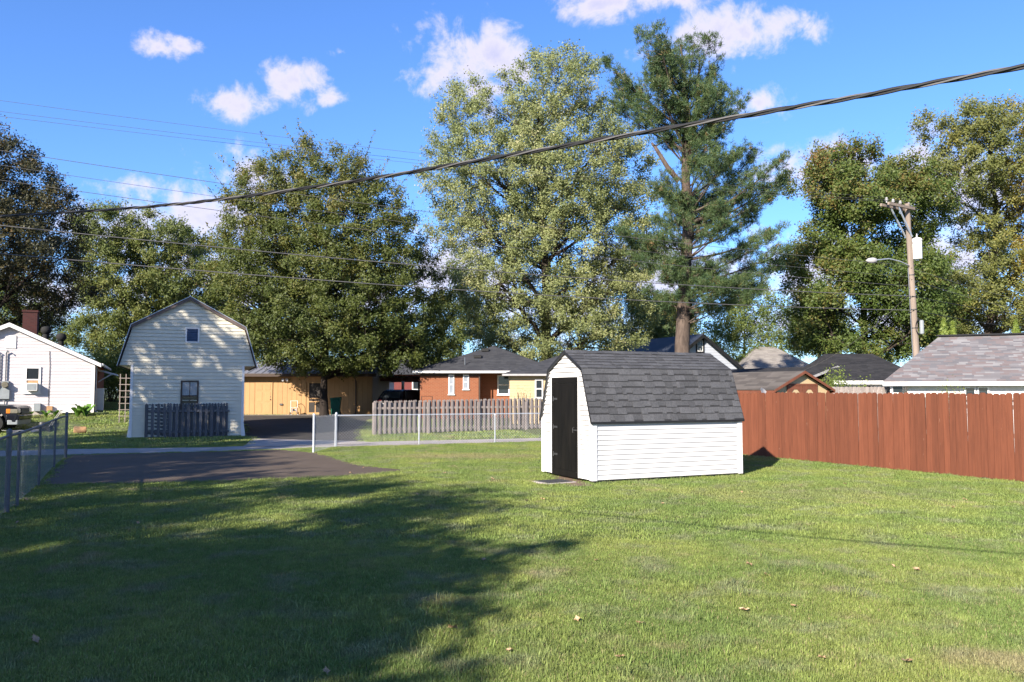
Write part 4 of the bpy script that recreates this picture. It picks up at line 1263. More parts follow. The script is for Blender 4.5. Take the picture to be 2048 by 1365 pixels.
def hip_house(name, label, px0, px1, pyE, pyR, Y, m, wallm, rot=0.0, D=8.0, ridge=.45, wins=(), cat='house'):
    A, B = P(px0, pyE, Y), P(px1, pyE, Y)
    z0 = zg(A.x, Y)
    t = thing(name, label, cat, (A.x, Y, z0), rot)
    W = (B - A).length; H = A.z - z0; zr = P((px0 + px1) / 2, pyR, Y + D / 2).z - z0
    MB().box(.4, W - .4, .4, D - .4, -.3, H - .02).build('wall', wallm, t)
    i = W * (1 - ridge) / 2
    slab_uv('roof', [(0, 0, H), (W, 0, H), (W - i, D / 2, zr), (i, D / 2, zr)], .06, m, t)
    slab_uv('roof', [(W, D, H), (0, D, H), (i, D / 2, zr), (W - i, D / 2, zr)], .06, m, t)
    slab_uv('roof', [(0, D, H), (0, 0, H), (i, D / 2, zr)], .06, m, t)
    slab_uv('roof', [(W, 0, H), (W, D, H), (W - i, D / 2, zr)], .06, m, t)
    MB().box(-.01, W + .01, -.03, -.001, H - .2, H - .02).build('fascia', 'white', t)
    f = lambda a, o, z: (a, .4 - o, z)
    for (a0, a1, za, zb) in wins: window(t, f, a0, a1, za, zb, 'white', .07, True, 'glass')
    return t


hip_house('far_house', 'far house with pale grey roof dappled by tree shade', 1488, 1640, 739, 694, 70, 'rooflight', 'white', D=9, ridge=.25)
hip_house('dark_roof_house', 'white house with plain black hipped roof left of the utility pole', 1668, 1860, 761, 708, 41, 'roofdark', 'white', D=8, ridge=.55, wins=((1.55, 2.05, 1.45, 2.05), (3.0, 3.7, 1.2, 2.05)))


def build_dark_carport():
    Y = 44.0
    pk = P(1640, 735, Y)
    z0 = zg(pk.x, Y)
    t = thing('dark_garage', 'low garage with black sloping roof behind the little brown-doored shed', 'garage', (pk.x, Y, z0), LOT)
    HP = pk.z - z0; run = 3.0; rise = 0.95; D = 7
    MB().prism([(-run, 0, -.2), (run, 0, -.2), (run, 0, HP - rise - .02), (0, 0, HP - .02), (-run, 0, HP - rise - .02)], (0, D, 0)).build('wall', 'meter', t)
    for s in (-1, 1):
        xe, ze = s * (run + .4), HP - rise * (run + .4) / run
        slab_uv('roof', [(xe, -1.2, ze + .06), (xe, D + .3, ze + .06), (0, D + .3, HP + .06), (0, -1.2, HP + .06)], .06, 'roofdark', t)
        MB().prism([(xe, -1.23, ze + .05), (0, -1.23, HP + .05), (0, -1.23, HP - .08), (xe, -1.23, ze - .08)], (0, .025, 0)).build('rake_board', 'silver', t)
    for x in (run - .1, -run + .1):
        MB().box(x - .06, x + .06, -1.15, -1.03, -.2, HP - rise - .05).build('post', 'white', t)


build_dark_carport()


def build_brown_shed():
    Y = 28.0
    pk = P(1603, 743, Y); t = thing('tool_shed', 'small tan shed with brown double doors behind the red-brown fence', 'shed', (pk.x, Y, 0), LOT)
    HP = pk.z; run, rise, D = 1.16, 0.56, 4.2
    f = lambda a, o, z: (a, -o, z)
    MB().prism([(-run, 0, 0), (run, 0, 0), (run, 0, HP - rise - .03), (0, 0, HP - .05), (-run, 0, HP - rise - .03)], (0, D, 0)).build('wall', 'creamwall', t)
    for s in (-1, 1):
        xe, ze = s * (run + .16), HP - rise * (run + .16) / run
        slab_uv('roof', [(xe, -.16, ze + .02), (xe, D + .1, ze + .02), (0, D + .1, HP + .02), (0, -.16, HP + .02)], .03, 'rooftan', t)
        MB().prism([(xe, -.185, ze + .015), (0, -.185, HP + .015), (0, -.185, HP - .08), (xe, -.185, ze - .07)], (0, .024, 0)).build('rake_board', 'brown', t)
        MB().box(min(xe, xe - s * .02), max(xe, xe - s * .02), -.15, D + .08, ze - .10, ze - .015).build('eave_board', 'brown', t)
        MB().box(s * run - .05, s * run + .05, -.03, .05, 0, HP - rise - .06).build('corner_board', 'brown', t)
    top = HP - rise + .07
    for a in (-.66, .60): 
        b = MB(); bx(b, f, a, a + .06, .002, .04, 0, top); b.build('door_casing', 'brown', t)
    b = MB(); bx(b, f, -.66, .66, .002, .045, top, top + .07); b.build('door_casing', 'brown', t)
    for s in (-1, 1):
        a0, a1 = (-.59, -.01) if s < 0 else (.01, .59)
        b = MB(); bx(b, f, a0, a1, .002, .02, 0.05, top - .01); d = b.build('door', 'creamwall', t)
        w = a1 - a0; fr_ = MB()
        bx(fr_, f, a0, a0 + .09, .021, .036, .05, top - .01); bx(fr_, f, a1 - .09, a1, .021, .036, .05, top - .01)
        bx(fr_, f, a0 + .09, a1 - .09, .021, .035, top - .12, top - .01); bx(fr_, f, a0 + .09, a1 - .09, .021, .035, .05, .15); bx(fr_, f, a0 + .09, a1 - .09, .021, .035, 1.0, 1.1)
        for q in ((a0 + .09, 1), (a1 - .09, -1)):
            fr_.prism([f(q[0], .021, top - .12), f(q[0] + q[1] * .13, .021, top - .12), f(q[0], .021, top - .26)], (0, -.013, 0))
        fr_.build('door_frame', 'brown', d)


build_brown_shed()


def build_pink_roof_garage():
    Y = 27.0
    A = P(1766, 763, Y); t = thing('white_garage', 'white garage with mixed grey and pink shingle roof beyond the red-brown fence', 'garage', (A.x, Y, 0), math.radians(-24))
    H = A.z; W = 9.5; D = 7.2; e = .3
    f = lambda a, o, z: (a, e - o, z)
    pz = lambda py: P(1900, py, Y).z
    MB().box(e + .42, W - e, e, D - e, 0, H - .02).build('wall', 'vinyl', t)
    q = P(1878, 673, Y + 2.5); zr = q.z
    i = 1.9
    slab_uv('roof', [(0, 0, H), (W, 0, H), (W, D / 2, zr), (i, D / 2, zr)], .05, 'roofpink', t)
    slab_uv('roof', [(W, D, H), (0, D, H), (i, D / 2, zr), (W, D / 2, zr)], .05, 'roofpink', t)
    slab_uv('roof', [(0, D, H), (0, 0, H), (i, D / 2, zr)], .05, 'roofpink', t)
    MB().beam((i - .1, D / 2, zr + .02), (W, D / 2, zr + .02), .3, .05).build('ridge_cap', 'roofdark', t)
    MB().box(-.01, W, -.035, -.001, H - .15, H - .02).build('fascia', 'vinyl_trim', t)
    MB().box(0.0, W, 0.0, e + .001, H - .15, H - .13).build('soffit', 'vinyl_trim', t)
    a0 = 2.35
    for k in range(2):
        window(t, f, a0 + k * .36, a0 + k * .36 + .33, H - .52, H - .17, 'vinyl_trim', .045, False, 'glass', sill=False)
    b = MB(); bx(b, f, a0 - .05, a0 + 1.5, .01, .12, H - .60, H - .54); b.build('sill_board', 'silver', t)


build_pink_roof_garage()

# weathered board fence behind the red-brown one
def build_grey_fence():
    a, b = P(1664, 790, 30.5), P(1775, 790, 30.0)
    d = b - a; t = thing('old_board_fence', 'short stretch of silvery old board fence between two neighbour outbuildings', 'fence', (a.x, a.y, 0), math.atan2(d.y, d.x))
    rng = random.Random(5); x = 0.0; H = P(1700, 774, 30.2).z
    while x < d.length:
        MB().prism([(x, 0, 0), (x + .135, 0, 0), (x + .135, 0, H - .02 + rng.uniform(-.01, .01)), (x + .1, 0, H), (x + .035, 0, H), (x, 0, H - .02)], (0, .02, 0)).build('plank', 'greywood', t)
        x += .142
    for z in (.4, 1.5): MB().box(0, d.length, -.045, -.002, z - .045, z + .045).build('rail', 'greywood', t)


build_grey_fence()

# satellite dish on a short mast just behind the red-brown fence
sp_ = P(1526, 784, 25.4)
di = thing('satellite_dish', 'small pale satellite dish peeping over the red-brown fence', 'dish', (sp_.x, 25.4, 0))
MB().lathe([(.02, 0), (.02, sp_.z - .12)], 8).build('mast', 'galv', di)
dd = MB()
prof = [(0.001, 0), (.09, .01), (.16, .035), (.2, .06), (.19, .065), (.15, .042), (.08, .018), (.001, .01)]
dd.lathe(prof, 18)
ob = dd.build('reflector', 'silver', di, smooth=True); ob.location = (0, -.03, sp_.z - .08); ob.rotation_euler = (math.radians(60), 0, math.radians(50))
MB().tube([(0.03, -.03, sp_.z - .2), (-.13, -.2, sp_.z - .12)], .012, 6).build('feed_arm', 'galv', di)

# carport and things behind the tan garage
def build_carport():
    Y = 55.0
    a, b = P(746, 754, Y), P(838, 754, Y)
    z0 = zg(a.x, Y)
    t = thing('carport', 'open carport with brown beam between tan garage and brick house', 'carport', (a.x, Y, z0))
    W = b.x - a.x; H = a.z - z0; D = 6
    MB().box(-.2, W + .2, -.05, .1, H - .3, H - .05).build('beam', 'brown', t)
    MB().box(-.2, W + .2, D - .1, D + .05, H - .3, H - .05).build('beam', 'brown', t)
    MB().box(-.3, W + .3, -.3, D + .3, H - .049, H + .05).build('roof', 'roofdark' if False else 'darkbrown', t)
    for x in (0, W):
        for y in (.02, D): MB().box(x - .06, x + .06, y - .06, y + .06, -.1, H - .3).build('post', 'white' if y > 1 else 'darkbrown', t)
    MB().box(W * .62, W * .68, .0, .1, -.1, H - .3).build('post', 'white', t)


build_carport()
rb = P(775, 770, 72)
rh = thing('red_house', 'far red walled house glimpsed under the carport roof', 'house', (rb.x - 5.5, 74, zg(rb.x, 74)))
MB().box(0, 12, 0, 6, -.3, 3.0).build('wall', 'redpaint', rh)
slab_uv('roof', [(-.3, -.4, 3.0), (12.3, -.4, 3.0), (12.3, 3, 4.5), (-.3, 3, 4.5)], .05, 'roofgrey', rh)
slab_uv('roof', [(12.3, 6.4, 3.0), (-.3, 6.4, 3.0), (-.3, 3, 4.5), (12.3, 3, 4.5)], .05, 'roofgrey', rh)
f_ = lambda a, o, z: (a, -o, z)
window(rh, f_, 3.6, 4.6, 1.0, 2.4, 'white', .1, True, 'curtain'); window(rh, f_, 7.4, 8.6, .9, 2.4, 'white', .1, True, 'glass')
wp = P(757, 775, 60)
ws = thing('white_shed', 'plain white shed wall standing beyond the carport', 'shed', (wp.x - .9, 60, zg(wp.x, 60)))
MB().box(0, 1.6, 0, 3, -.2, 2.15).build('wall', 'white', ws); MB().prism([(-.1, -.15, 2.16), (1.7, -.15, 2.16), (.8, -.15, 2.7)], (0, 3.3, 0)).build('roof', 'roofgrey' if False else 'metalroof', ws)
# ------------------------------------------------------------------ vehicles


def arch(cx, r, z0, n=10):
    return [(cx + r * math.cos(PI - PI * i / n), z0 + r * math.sin(PI - PI * i / n)) for i in range(n + 1)]


def wheel(t, x, y, r, side):
    w = thing_wheel = MB().lathe([(r * .62, -.12), (r * .96, -.12), (r, -.09), (r, .09), (r * .96, .12), (r * .62, .12)], 28, (x, y, r), axis='y').build('wheel', 'rubber', t, smooth=True)
    s = side
    MB().lathe([(r * .60, -.05), (r * .63, .121), (r * .56, .122), (r * .50, .06), (r * .18, .075), (r * .16, .10), (.01, .105)] if s > 0 else
               [(.01, -.105), (r * .16, -.10), (r * .18, -.075), (r * .50, -.06), (r * .56, -.122), (r * .63, -.121), (r * .60, .05)], 20, (x, y, r), axis='y').build('rim', 'chrome', w, smooth=True)
    for k in range(5):
        a = 2 * PI * k / 5 + .3
        p0 = Vector((x + math.cos(a) * r * .15, y + s * .085, r + math.sin(a) * r * .15)); p1 = Vector((x + math.cos(a) * r * .56, y + s * .105, r + math.sin(a) * r * .56))
        MB().beam(p0, p1, .07, .02, (0, 1, 0)).build('spoke', 'chrome', w)
    return w


def build_truck():
    fp = G(58, 866.5)                                   # foot of the front bumper
    rot = math.radians(14)
    o = fp + Vector((-.75, 0.9, 0))
    t = thing('pickup_truck', 'dark navy pickup truck parked before the pinkish white house', 'truck', (o.x, o.y, zg(o.x, o.y)), rot)
    r = .37; zb = .42; fx = -.92; rx = -4.35
    prof = [(-5.5, zb + .1)] + arch(rx, .46, zb)[:] + arch(fx, .46, zb) + [(-.10, zb), (-.02, .66), (0.0, .95), (-.05, 1.07), (-.2, 1.12), (-1.55, 1.20), (-1.75, 1.22), (-3.4, 1.22), (-3.42, 1.24), (-5.5, 1.24)]
    body = MB().prism([(x, -.95, z) for x, z in prof], (0, 1.9, 0)).build('body', 'carpaint', t, bevel=.05)
    cab = [(-1.62, 1.2), (-2.25, 1.74), (-2.45, 1.78), (-3.25, 1.78), (-3.4, 1.2)]
    vs = [(x, y * (.80 if z > 1.5 else .92), z) for y in (-1, 1) for x, z in cab]
    n = len(cab)
    MB().add(vs, [tuple(range(n)), tuple(range(n, 2 * n))[::-1]] + [(i, (i + 1) % n, n + (i + 1) % n, n + i) for i in range(n)]).build('cab', 'carpaint', t, bevel=.03)
    MB().prism([(-1.68, -.74, 1.27), (-1.68, .74, 1.27), (-2.22, .68, 1.71), (-2.22, -.68, 1.71)], (.03, 0, .03)).build('windscreen', 'glass', t)
    for s in (-1, 1):
        MB().prism([(-1.95, s * .915, 1.27), (-3.25, s * .915, 1.27), (-3.2, s * .83, 1.70), (-2.36, s * .83, 1.70)], (0, s * .012, 0)).build('side_window', 'glass', t)
        d = MB().box(-3.3, -1.95, *sorted((s * .951, s * .957)), .58, 1.18).build('door', 'carpaint', t, bevel=.004)
        MB().box(-3.15, -2.98, *sorted((s * .958, s * .985)), 1.0, 1.04).build('handle', 'carpaint', d)
        MB().box(-.30, .012, *sorted((s * .58, s * .962)), .80, 1.0).build('headlight', 'lens', t, bevel=.03)
        MB().box(-.46, -.29, *sorted((s * .80, s * .964)), .80, 1.0).build('turn_signal', 'amber', t, bevel=.02)
        MB().box(-5.53, -5.48, *sorted((s * .80, s * .962)), .8, 1.15).build('tail_light', 'redlens', t)
        MB().box(-1.95, -1.75, *sorted((s * .97, s * 1.15)), 1.26, 1.42).build('mirror', 'rubber', t, bevel=.02)
    MB().prism([(-.45, -.985, .52), (.06, -.93, .52), (.12, -.5, .52), (.12, .5, .52), (.06, .93, .52), (-.45, .985, .52)], (0, 0, .20)).build('bumper', 'carpaint', t, bevel=.03)
    MB().prism([(-.40, -.975, .30), (.0, -.92, .30), (.05, -.5, .30), (.05, .5, .30), (.0, .92, .30), (-.40, .975, .30)], (0, 0, .215)).build('valance', 'meter', t, bevel=.03)
    g = MB().box(-.04, .02, -.55, .55, .76, 1.02).build('grille', 'rubber', t)
    for i in range(4): MB().box(.021, .03, -.53, .53, .79 + i * .06, .81 + i * .06).build('slat', 'meter', g)
    MB().box(-5.6, -5.5, -.9, .9, .48, .66).build('bumper', 'chrome', t, bevel=.02)
    MB().box(-5.3, -.3, -.7, .7, .34, .5).build('chassis', 'rubber', t)
    for x in (fx, rx):
        for s in (-1, 1): wheel(t, x, s * .84, r, s)


build_truck()


def build_suv():
    c = P(780, 815, 49.5)
    t = thing('parked_car', 'black hatchback car seen from behind over the picket fence', 'car', (c.x - .05, 49.5, zg(c.x, 49.5)), math.radians(68))
    r = .34; zb = .34                                   # x forward (away from us), rear at x = 0
    prof = [(0.0, .45), (.05, zb)] + arch(.85, .42, zb) + arch(3.5, .42, zb) + [(4.35, zb), (4.45, .6), (4.4, .8), (3.3, .98), (.1, 1.04), (-.02, .8)]
    MB().prism([(x, -.90, z) for x, z in prof], (0, 1.8, 0)).build('body', 'carpaint', t, bevel=.06)
    cab = [(.06, 1.0), (.42, 1.5), (.75, 1.6), (2.0, 1.6), (2.6, 1.48), (3.45, .96)]
    n = len(cab)
    vs = [(x, y * (.64 if z > 1.55 else .70 if z > 1.3 else .88), z) for y in (-1, 1) for x, z in cab]
    MB().add(vs, [tuple(range(n)), tuple(range(n, 2 * n))[::-1]] + [(i, (i + 1) % n, n + (i + 1) % n, n + i) for i in range(n)]).build('cabin', 'carpaint', t, bevel=.05)
    MB().prism([(.09, -.70, 1.08), (.09, .70, 1.08), (.38, .6, 1.46), (.38, -.6, 1.46)], (-.03, 0, .01)).build('rear_window', 'glass', t)
    for s in (-1, 1):
        MB().box(-.05, .25, *sorted((s * .52, s * .915)), .80, .96).build('tail_light', 'redlens', t, bevel=.02)
        MB().prism([(.5, s * .868, 1.06), (3.1, s * .868, 1.04), (2.5, s * .70, 1.44), (.7, s * .69, 1.50)], (0, s * .02, 0)).build('side_window', 'glass', t)
    MB().box(-.06, 0.02, -.85, .85, .40, .62).build('bumper', 'rubber', t, bevel=.03)
    MB().box(-.045, 0.0, -.5, .5, .64, .80).build('tailgate_panel', 'silver', t, bevel=.01)
    for x in (.85, 3.5):
        for s in (-1, 1): wheel(t, x, s * .8, r, s)


build_suv()


def build_mower():
    g = G(84, 864)
    t = thing('push_mower', 'dark push mower with slanted handle on the grass by the truck', 'mower', (g.x, g.y, zg(g.x, g.y)), 0.3)
    MB().prism([(-.35, -.26, .12), (.35, -.26, .12), (.42, 0, .12), (.35, .26, .12), (-.35, .26, .12)], (0, 0, .14)).build('deck', 'rubber', t, bevel=.03)
    MB().lathe([(.14, .26), (.15, .34), (.13, .42), (.05, .44)], 14).build('engine', 'hardware', t, smooth=True)
    for x in (-.3, .3):
        for y in (-.3, .3): MB().lathe([(.1, -.025), (.1, .025)], 14, (x, y, .1), axis='y').build('wheel', 'rubber', t)
    for s in (-1, 1): MB().tube([(.3, s * .2, .2), (.5, s * .2, .55), (.75, s * .2, .95)], .014, 6).build('handle_tube', 'silver', t)
    MB().tube([(.75, -.2, .95), (.75, .2, .95)], .016, 6).build('handle_bar', 'rubber', t)
    g2 = G(44, 868)
    q = thing('metal_sheet', 'crumpled shiny metal sheet lying on the grass near the truck wheel', 'sheet metal', (g2.x, g2.y, zg(g2.x, g2.y) + .02), .2)
    vs = []; rng = random.Random(2)
    for j in range(5):
        for i in range(9): vs.append((-.7 + 1.4 * i / 8, -.3 + .6 * j / 4, .02 + rng.uniform(0, .13)))
    mb = MB().add(vs, [(j * 9 + i, j * 9 + i + 1, (j + 1) * 9 + i + 1, (j + 1) * 9 + i) for j in range(4) for i in range(8)])
    o = mb.build('sheet', 'chrome', q); so = o.modifiers.new('thick', 'SOLIDIFY'); so.thickness = .006


build_mower()

# ------------------------------------------------------------------ utility pole and wires
PY = 35.5
p_top, p_bot = P(1814, 408, PY), P(1832, 705, PY)
pole_dir = (p_top - p_bot).normalized()


def pole_at(z):
    return p_bot + pole_dir * ((z - p_bot.z) / pole_dir.z)


def build_pole():
    b0 = pole_at(-0.3)
    t = thing('utility_pole', 'leaning wooden utility pole with white transformer and crossarm', 'utility pole', (b0.x, b0.y, 0))
    o = Vector((b0.x, b0.y, 0))
    R = lambda z: 0.165 - .006 * z
    zt = p_top.z
    MB().tube([pole_at(z) - o for z in np.linspace(-.3, zt, 9)], [R(z) for z in np.linspace(-.3, zt, 9)], 14).build('pole', 'pole', t, smooth=True)
    for z in (4.6, 5.4, 5.95, 6.9): MB().tube([pole_at(z - .02) - o, pole_at(z + .02) - o], R(z) + .012, 14).build('band', 'hardware', t)
    # crossarms run across the alley, towards the left-front
    q = pole_at(P(1815, 418, PY).z) - o
    d = Vector((-.82, -.57, 0)).normalized()
    for k, dy in ((0, .17), (1, -.17)):
        off = Vector((d.y, -d.x, 0)) * dy
        MB().beam(q + off + d * (-.25), q + off + d * 1.75 - Vector((0, 0, .02)), .09, .115).build('crossarm', 'pole', t)
    for s in (.17, -.17):
        off = Vector((d.y, -d.x, 0)) * s
        MB().beam(q + off + d * 1.0 - Vector((0, 0, .06)), pole_at(q.z - 1.25) - o + off * .8, .05, .05).build('brace', 'galv', t)
    for u in (-.12, .55, 1.1, 1.6):
        c = q + d * u
        MB().lathe([(.03, .05), (.03, .14), (.065, .15), (.07, .19), (.045, .2), (.06, .23), (.04, .28), (.015, .29)], 12, c).build('insulator', 'silver', t, smooth=True)
    # transformer
    tp, tb = P(1831, 480, PY), P(1831, 519, PY)
    c = Vector((tp.x + .03, PY - .06, 0)) - o; h0, h1 = tb.z, tp.z
    tr = MB().lathe([(.10, h0 - .02), (.19, h0), (.2, h0 + .04), (.2, h1 - .06), (.215, h1 - .05), (.215, h1 - .01), (.17, h1 + .05), (.04, h1 + .08)], 22, c).build('transformer', 'vinyl_trim', t, smooth=True)
    MB().lathe([(.035, h1 + .06), (.05, h1 + .09), (.035, h1 + .12), (.05, h1 + .15), (.03, h1 + .18), (.02, h1 + .26)], 10, c).build('bushing', 'silver', tr, smooth=True)
    MB().beam(c + Vector((-.3, 0, h0 + .15)), c + Vector((0, 0, h0 + .15)), .05, .08).beam(c + Vector((-.3, 0, h1 - .15)), c + Vector((0, 0, h1 - .15)), .05, .08).build('bracket', 'hardware', tr)
    # lamp arm
    l0, l1, l2 = pole_at(P(1820, 533, PY).z) - o, P(1778, 518, PY - 1) - o, P(1748, 521, PY - 1.6) - o
    MB().tube([l0, l0.lerp(l1, .5) + Vector((0, 0, .05)), l1, l2], .025, 8).build('lamp_arm', 'galv', t)
    MB().lathe([(.02, -.28), (.09, -.2), (.13, 0), (.10, .12), (.03, .18)], 12, l2 + Vector((-.05, 0, -.01)), axis='x').build('lamp_head', 'silver', t, smooth=True)
    # coil of cable and splice case
    cc = pole_at(P(1832, 655, PY).z) - o + Vector((.12, -.2, 0))
    for k in range(4):
        rr = .30 - .02 * k
        MB().tube([cc + Vector((math.cos(a) * rr * .55, .02 * k, math.sin(a) * rr * 1.1)) for a in np.linspace(0, 2 * PI, 20)], .012, 5, caps=False).build('cable_loop', 'wire', t)
    MB().lathe([(.06, -.32), (.09, -.29), (.09, .25), (.05, .29)], 12, cc + Vector((.08, -.03, 0))).build('splice_case', 'meter', t, smooth=True)
    MB().tube([pole_at(z) - o + Vector((-R(z) - .02, -.04, 0)) for z in (0, 3.0, 5.0, 7.2)], .02, 6).build('ground_conduit', 'galvdark', t)
    return q + o, d


CA, CAD = build_pole()


def wire(name, label, pts, r, m='wiregrey', sag=0.0, n=40, group=None, seg=5):
    a, b = Vector(pts[0]), Vector(pts[-1])
    if len(pts) == 2:
        pl = [a.lerp(b, i / n) - Vector((0, 0, sag * 4 * (i / n) * (1 - i / n))) for i in range(n + 1)]
    else: pl = pts
    return MB().tube(pl, r, seg).build(name, m, None, smooth=True, label=label, cat='wire', group=group)


def along_left(s): return Vector((CA.x, CA.y, 0)) - U * s


# wires running left from the pole above the alley: heights fitted at the left edge of view
def line_left(off, z_pole, z_mid33, r, m, label, name='power_line', group=None):
    a = Vector((CA.x, CA.y, 0)) + off; a.z = z_pole
    s = 46.0
    b = a - U * s
    sag = 0.5
    k = 33.0 / s
    b.z = (z_mid33 + sag * 4 * k * (1 - k) - z_pole * (1 - k)) / k
    return wire(name, label, [a, b], r, m, sag, group=group)


zc = CA.z + .28
grp = 'bare power lines from the pole crossarm'
for u, zl in ((-.12, 9.25), (.55, 9.35), (1.6, 9.6)):
    line_left(CAD * u, zc, zl, .005, 'wiregrey', 'thin bare power line strung from the utility pole crossarm', group=grp)
g2 = 'mid-height wires on the utility pole'
for i, (zp, zl) in enumerate(((7.3, 8.25), (6.8, 7.85), (6.4, 7.45))):
    line_left(Vector((-.05, -.16, 0)), zp, zl, .008 if i != 1 else .006, 'wiregrey', ('highest', 'thinnest, middle', 'lowest')[i] + ' of three thin grey wires fixed below the pole crossarm', group=g2)
line_left(Vector((-.05, -.18, 0)), 5.97, 6.25, .015, 'wiregrey', 'upper of two black communication cables crossing the trees', 'communication_cable')
line_left(Vector((-.05, -.18, 0)), 5.36, 5.50, .015, 'wiregrey', 'lowest black communication cable crossing the trees', 'communication_cable')
# and on to the right of the pole
for zp, off in ((5.97, .18), (5.36, .18)):
    a = Vector((CA.x, CA.y - off, zp)); wire('communication_cable', 'black communication cable running right from the utility pole', [a, a + U * 40 + Vector((0, 0, -.3))], .013, 'wire', .9, group='cables right of the pole')
for zp in (7.2, 6.7):
    a = Vector((CA.x, CA.y - .16, zp)); wire('power_line', 'grey service wire running right from the utility pole', [a, a + Vector((22, 14, -.6))], .009, 'wiregrey', .7, group='service wires right of the pole')
a = Vector((CA.x, CA.y, 6.1)); b = P(1530, 760, 46)
wire('service_wire', 'slack thin wire dropping from the pole to the dark garage', [a, b], .009, 'wiregrey', .8)


def build_triplex():
    """twisted service drop across the yard; its shadow falls on the lawn"""
    ctrl = [(-150, 437, 9.6), (0, 433, 9.05), (330, 411, 7.45), (660, 370, 6.4), (990, 316, 5.45), (1300, 263, 4.85), (1660, 203, 4.36), (2048, 133, 3.92), (2500, 46, 3.5)]
    pts = [P(px, py, Y) for px, py, Y in ctrl]
    # even out: smooth catenary-like interpolation
    def cr(p0, p1, p2, p3, t):
        return 0.5 * ((2 * p1) + (p2 - p0) * t + (2 * p0 - 5 * p1 + 4 * p2 - p3) * t * t + (3 * p1 - p0 - 3 * p2 + p3) * t ** 3)
    path = []
    ext = [pts[0] * 2 - pts[1]] + pts + [pts[-1] * 2 - pts[-2]]
    for i in range(len(pts) - 1):
        for k in range(30): path.append(cr(ext[i], ext[i + 1], ext[i + 2], ext[i + 3], k / 30))
    t = thing('service_cable', 'thick black twisted cable hanging across the yard', 'cable', (0, 0, 0))
    d = [0]
    for p, q in zip(path, path[1:]): d.append(d[-1] + (q - p).length)
    for k in range(3):
        pl = []
        for i, p in enumerate(path):
            tg = (path[min(i + 1, len(path) - 1)] - path[max(i - 1, 0)]).normalized()
            s = tg.cross(Vector((0, 0, 1))).normalized(); u = s.cross(tg)
            a = d[i] / .62 * 2 * PI + k * 2 * PI / 3
            pl.append(p + (s * math.cos(a) + u * math.sin(a)) * .0085)
        MB().tube(pl, .0075 if k < 2 else .0055, 6).build('strand', 'wire' if k < 2 else 'wiregrey', t, smooth=True)


build_triplex()
# ------------------------------------------------------------------ trees


def nrm(a):
    return a / np.maximum(1e-9, np.linalg.norm(a, axis=-1, keepdims=True))


def leaves_mesh(pos, nr, L_, Wd, rs, tone):
    """three-cornered leaves"""
    n = len(pos)
    rv = rs.normal(size=(n, 3)); a = nrm(np.cross(nr, rv)); b = np.cross(nr, a)
    l = L_ * rs.uniform(.65, 1.25, (n, 1)); w = Wd * rs.uniform(.7, 1.2, (n, 1))
    v = np.empty((n, 3, 3)); sk = rs.uniform(-.25, .25, (n, 1))
    v[:, 0] = pos - a * l * .5 + b * w * .5; v[:, 1] = pos - a * l * (.5 - np.abs(sk)) - b * w * .5; v[:, 2] = pos + a * l * .5 + b * w * sk
    f = np.arange(n * 3).reshape(n, 3)
    return v.reshape(-1, 3), f, tone


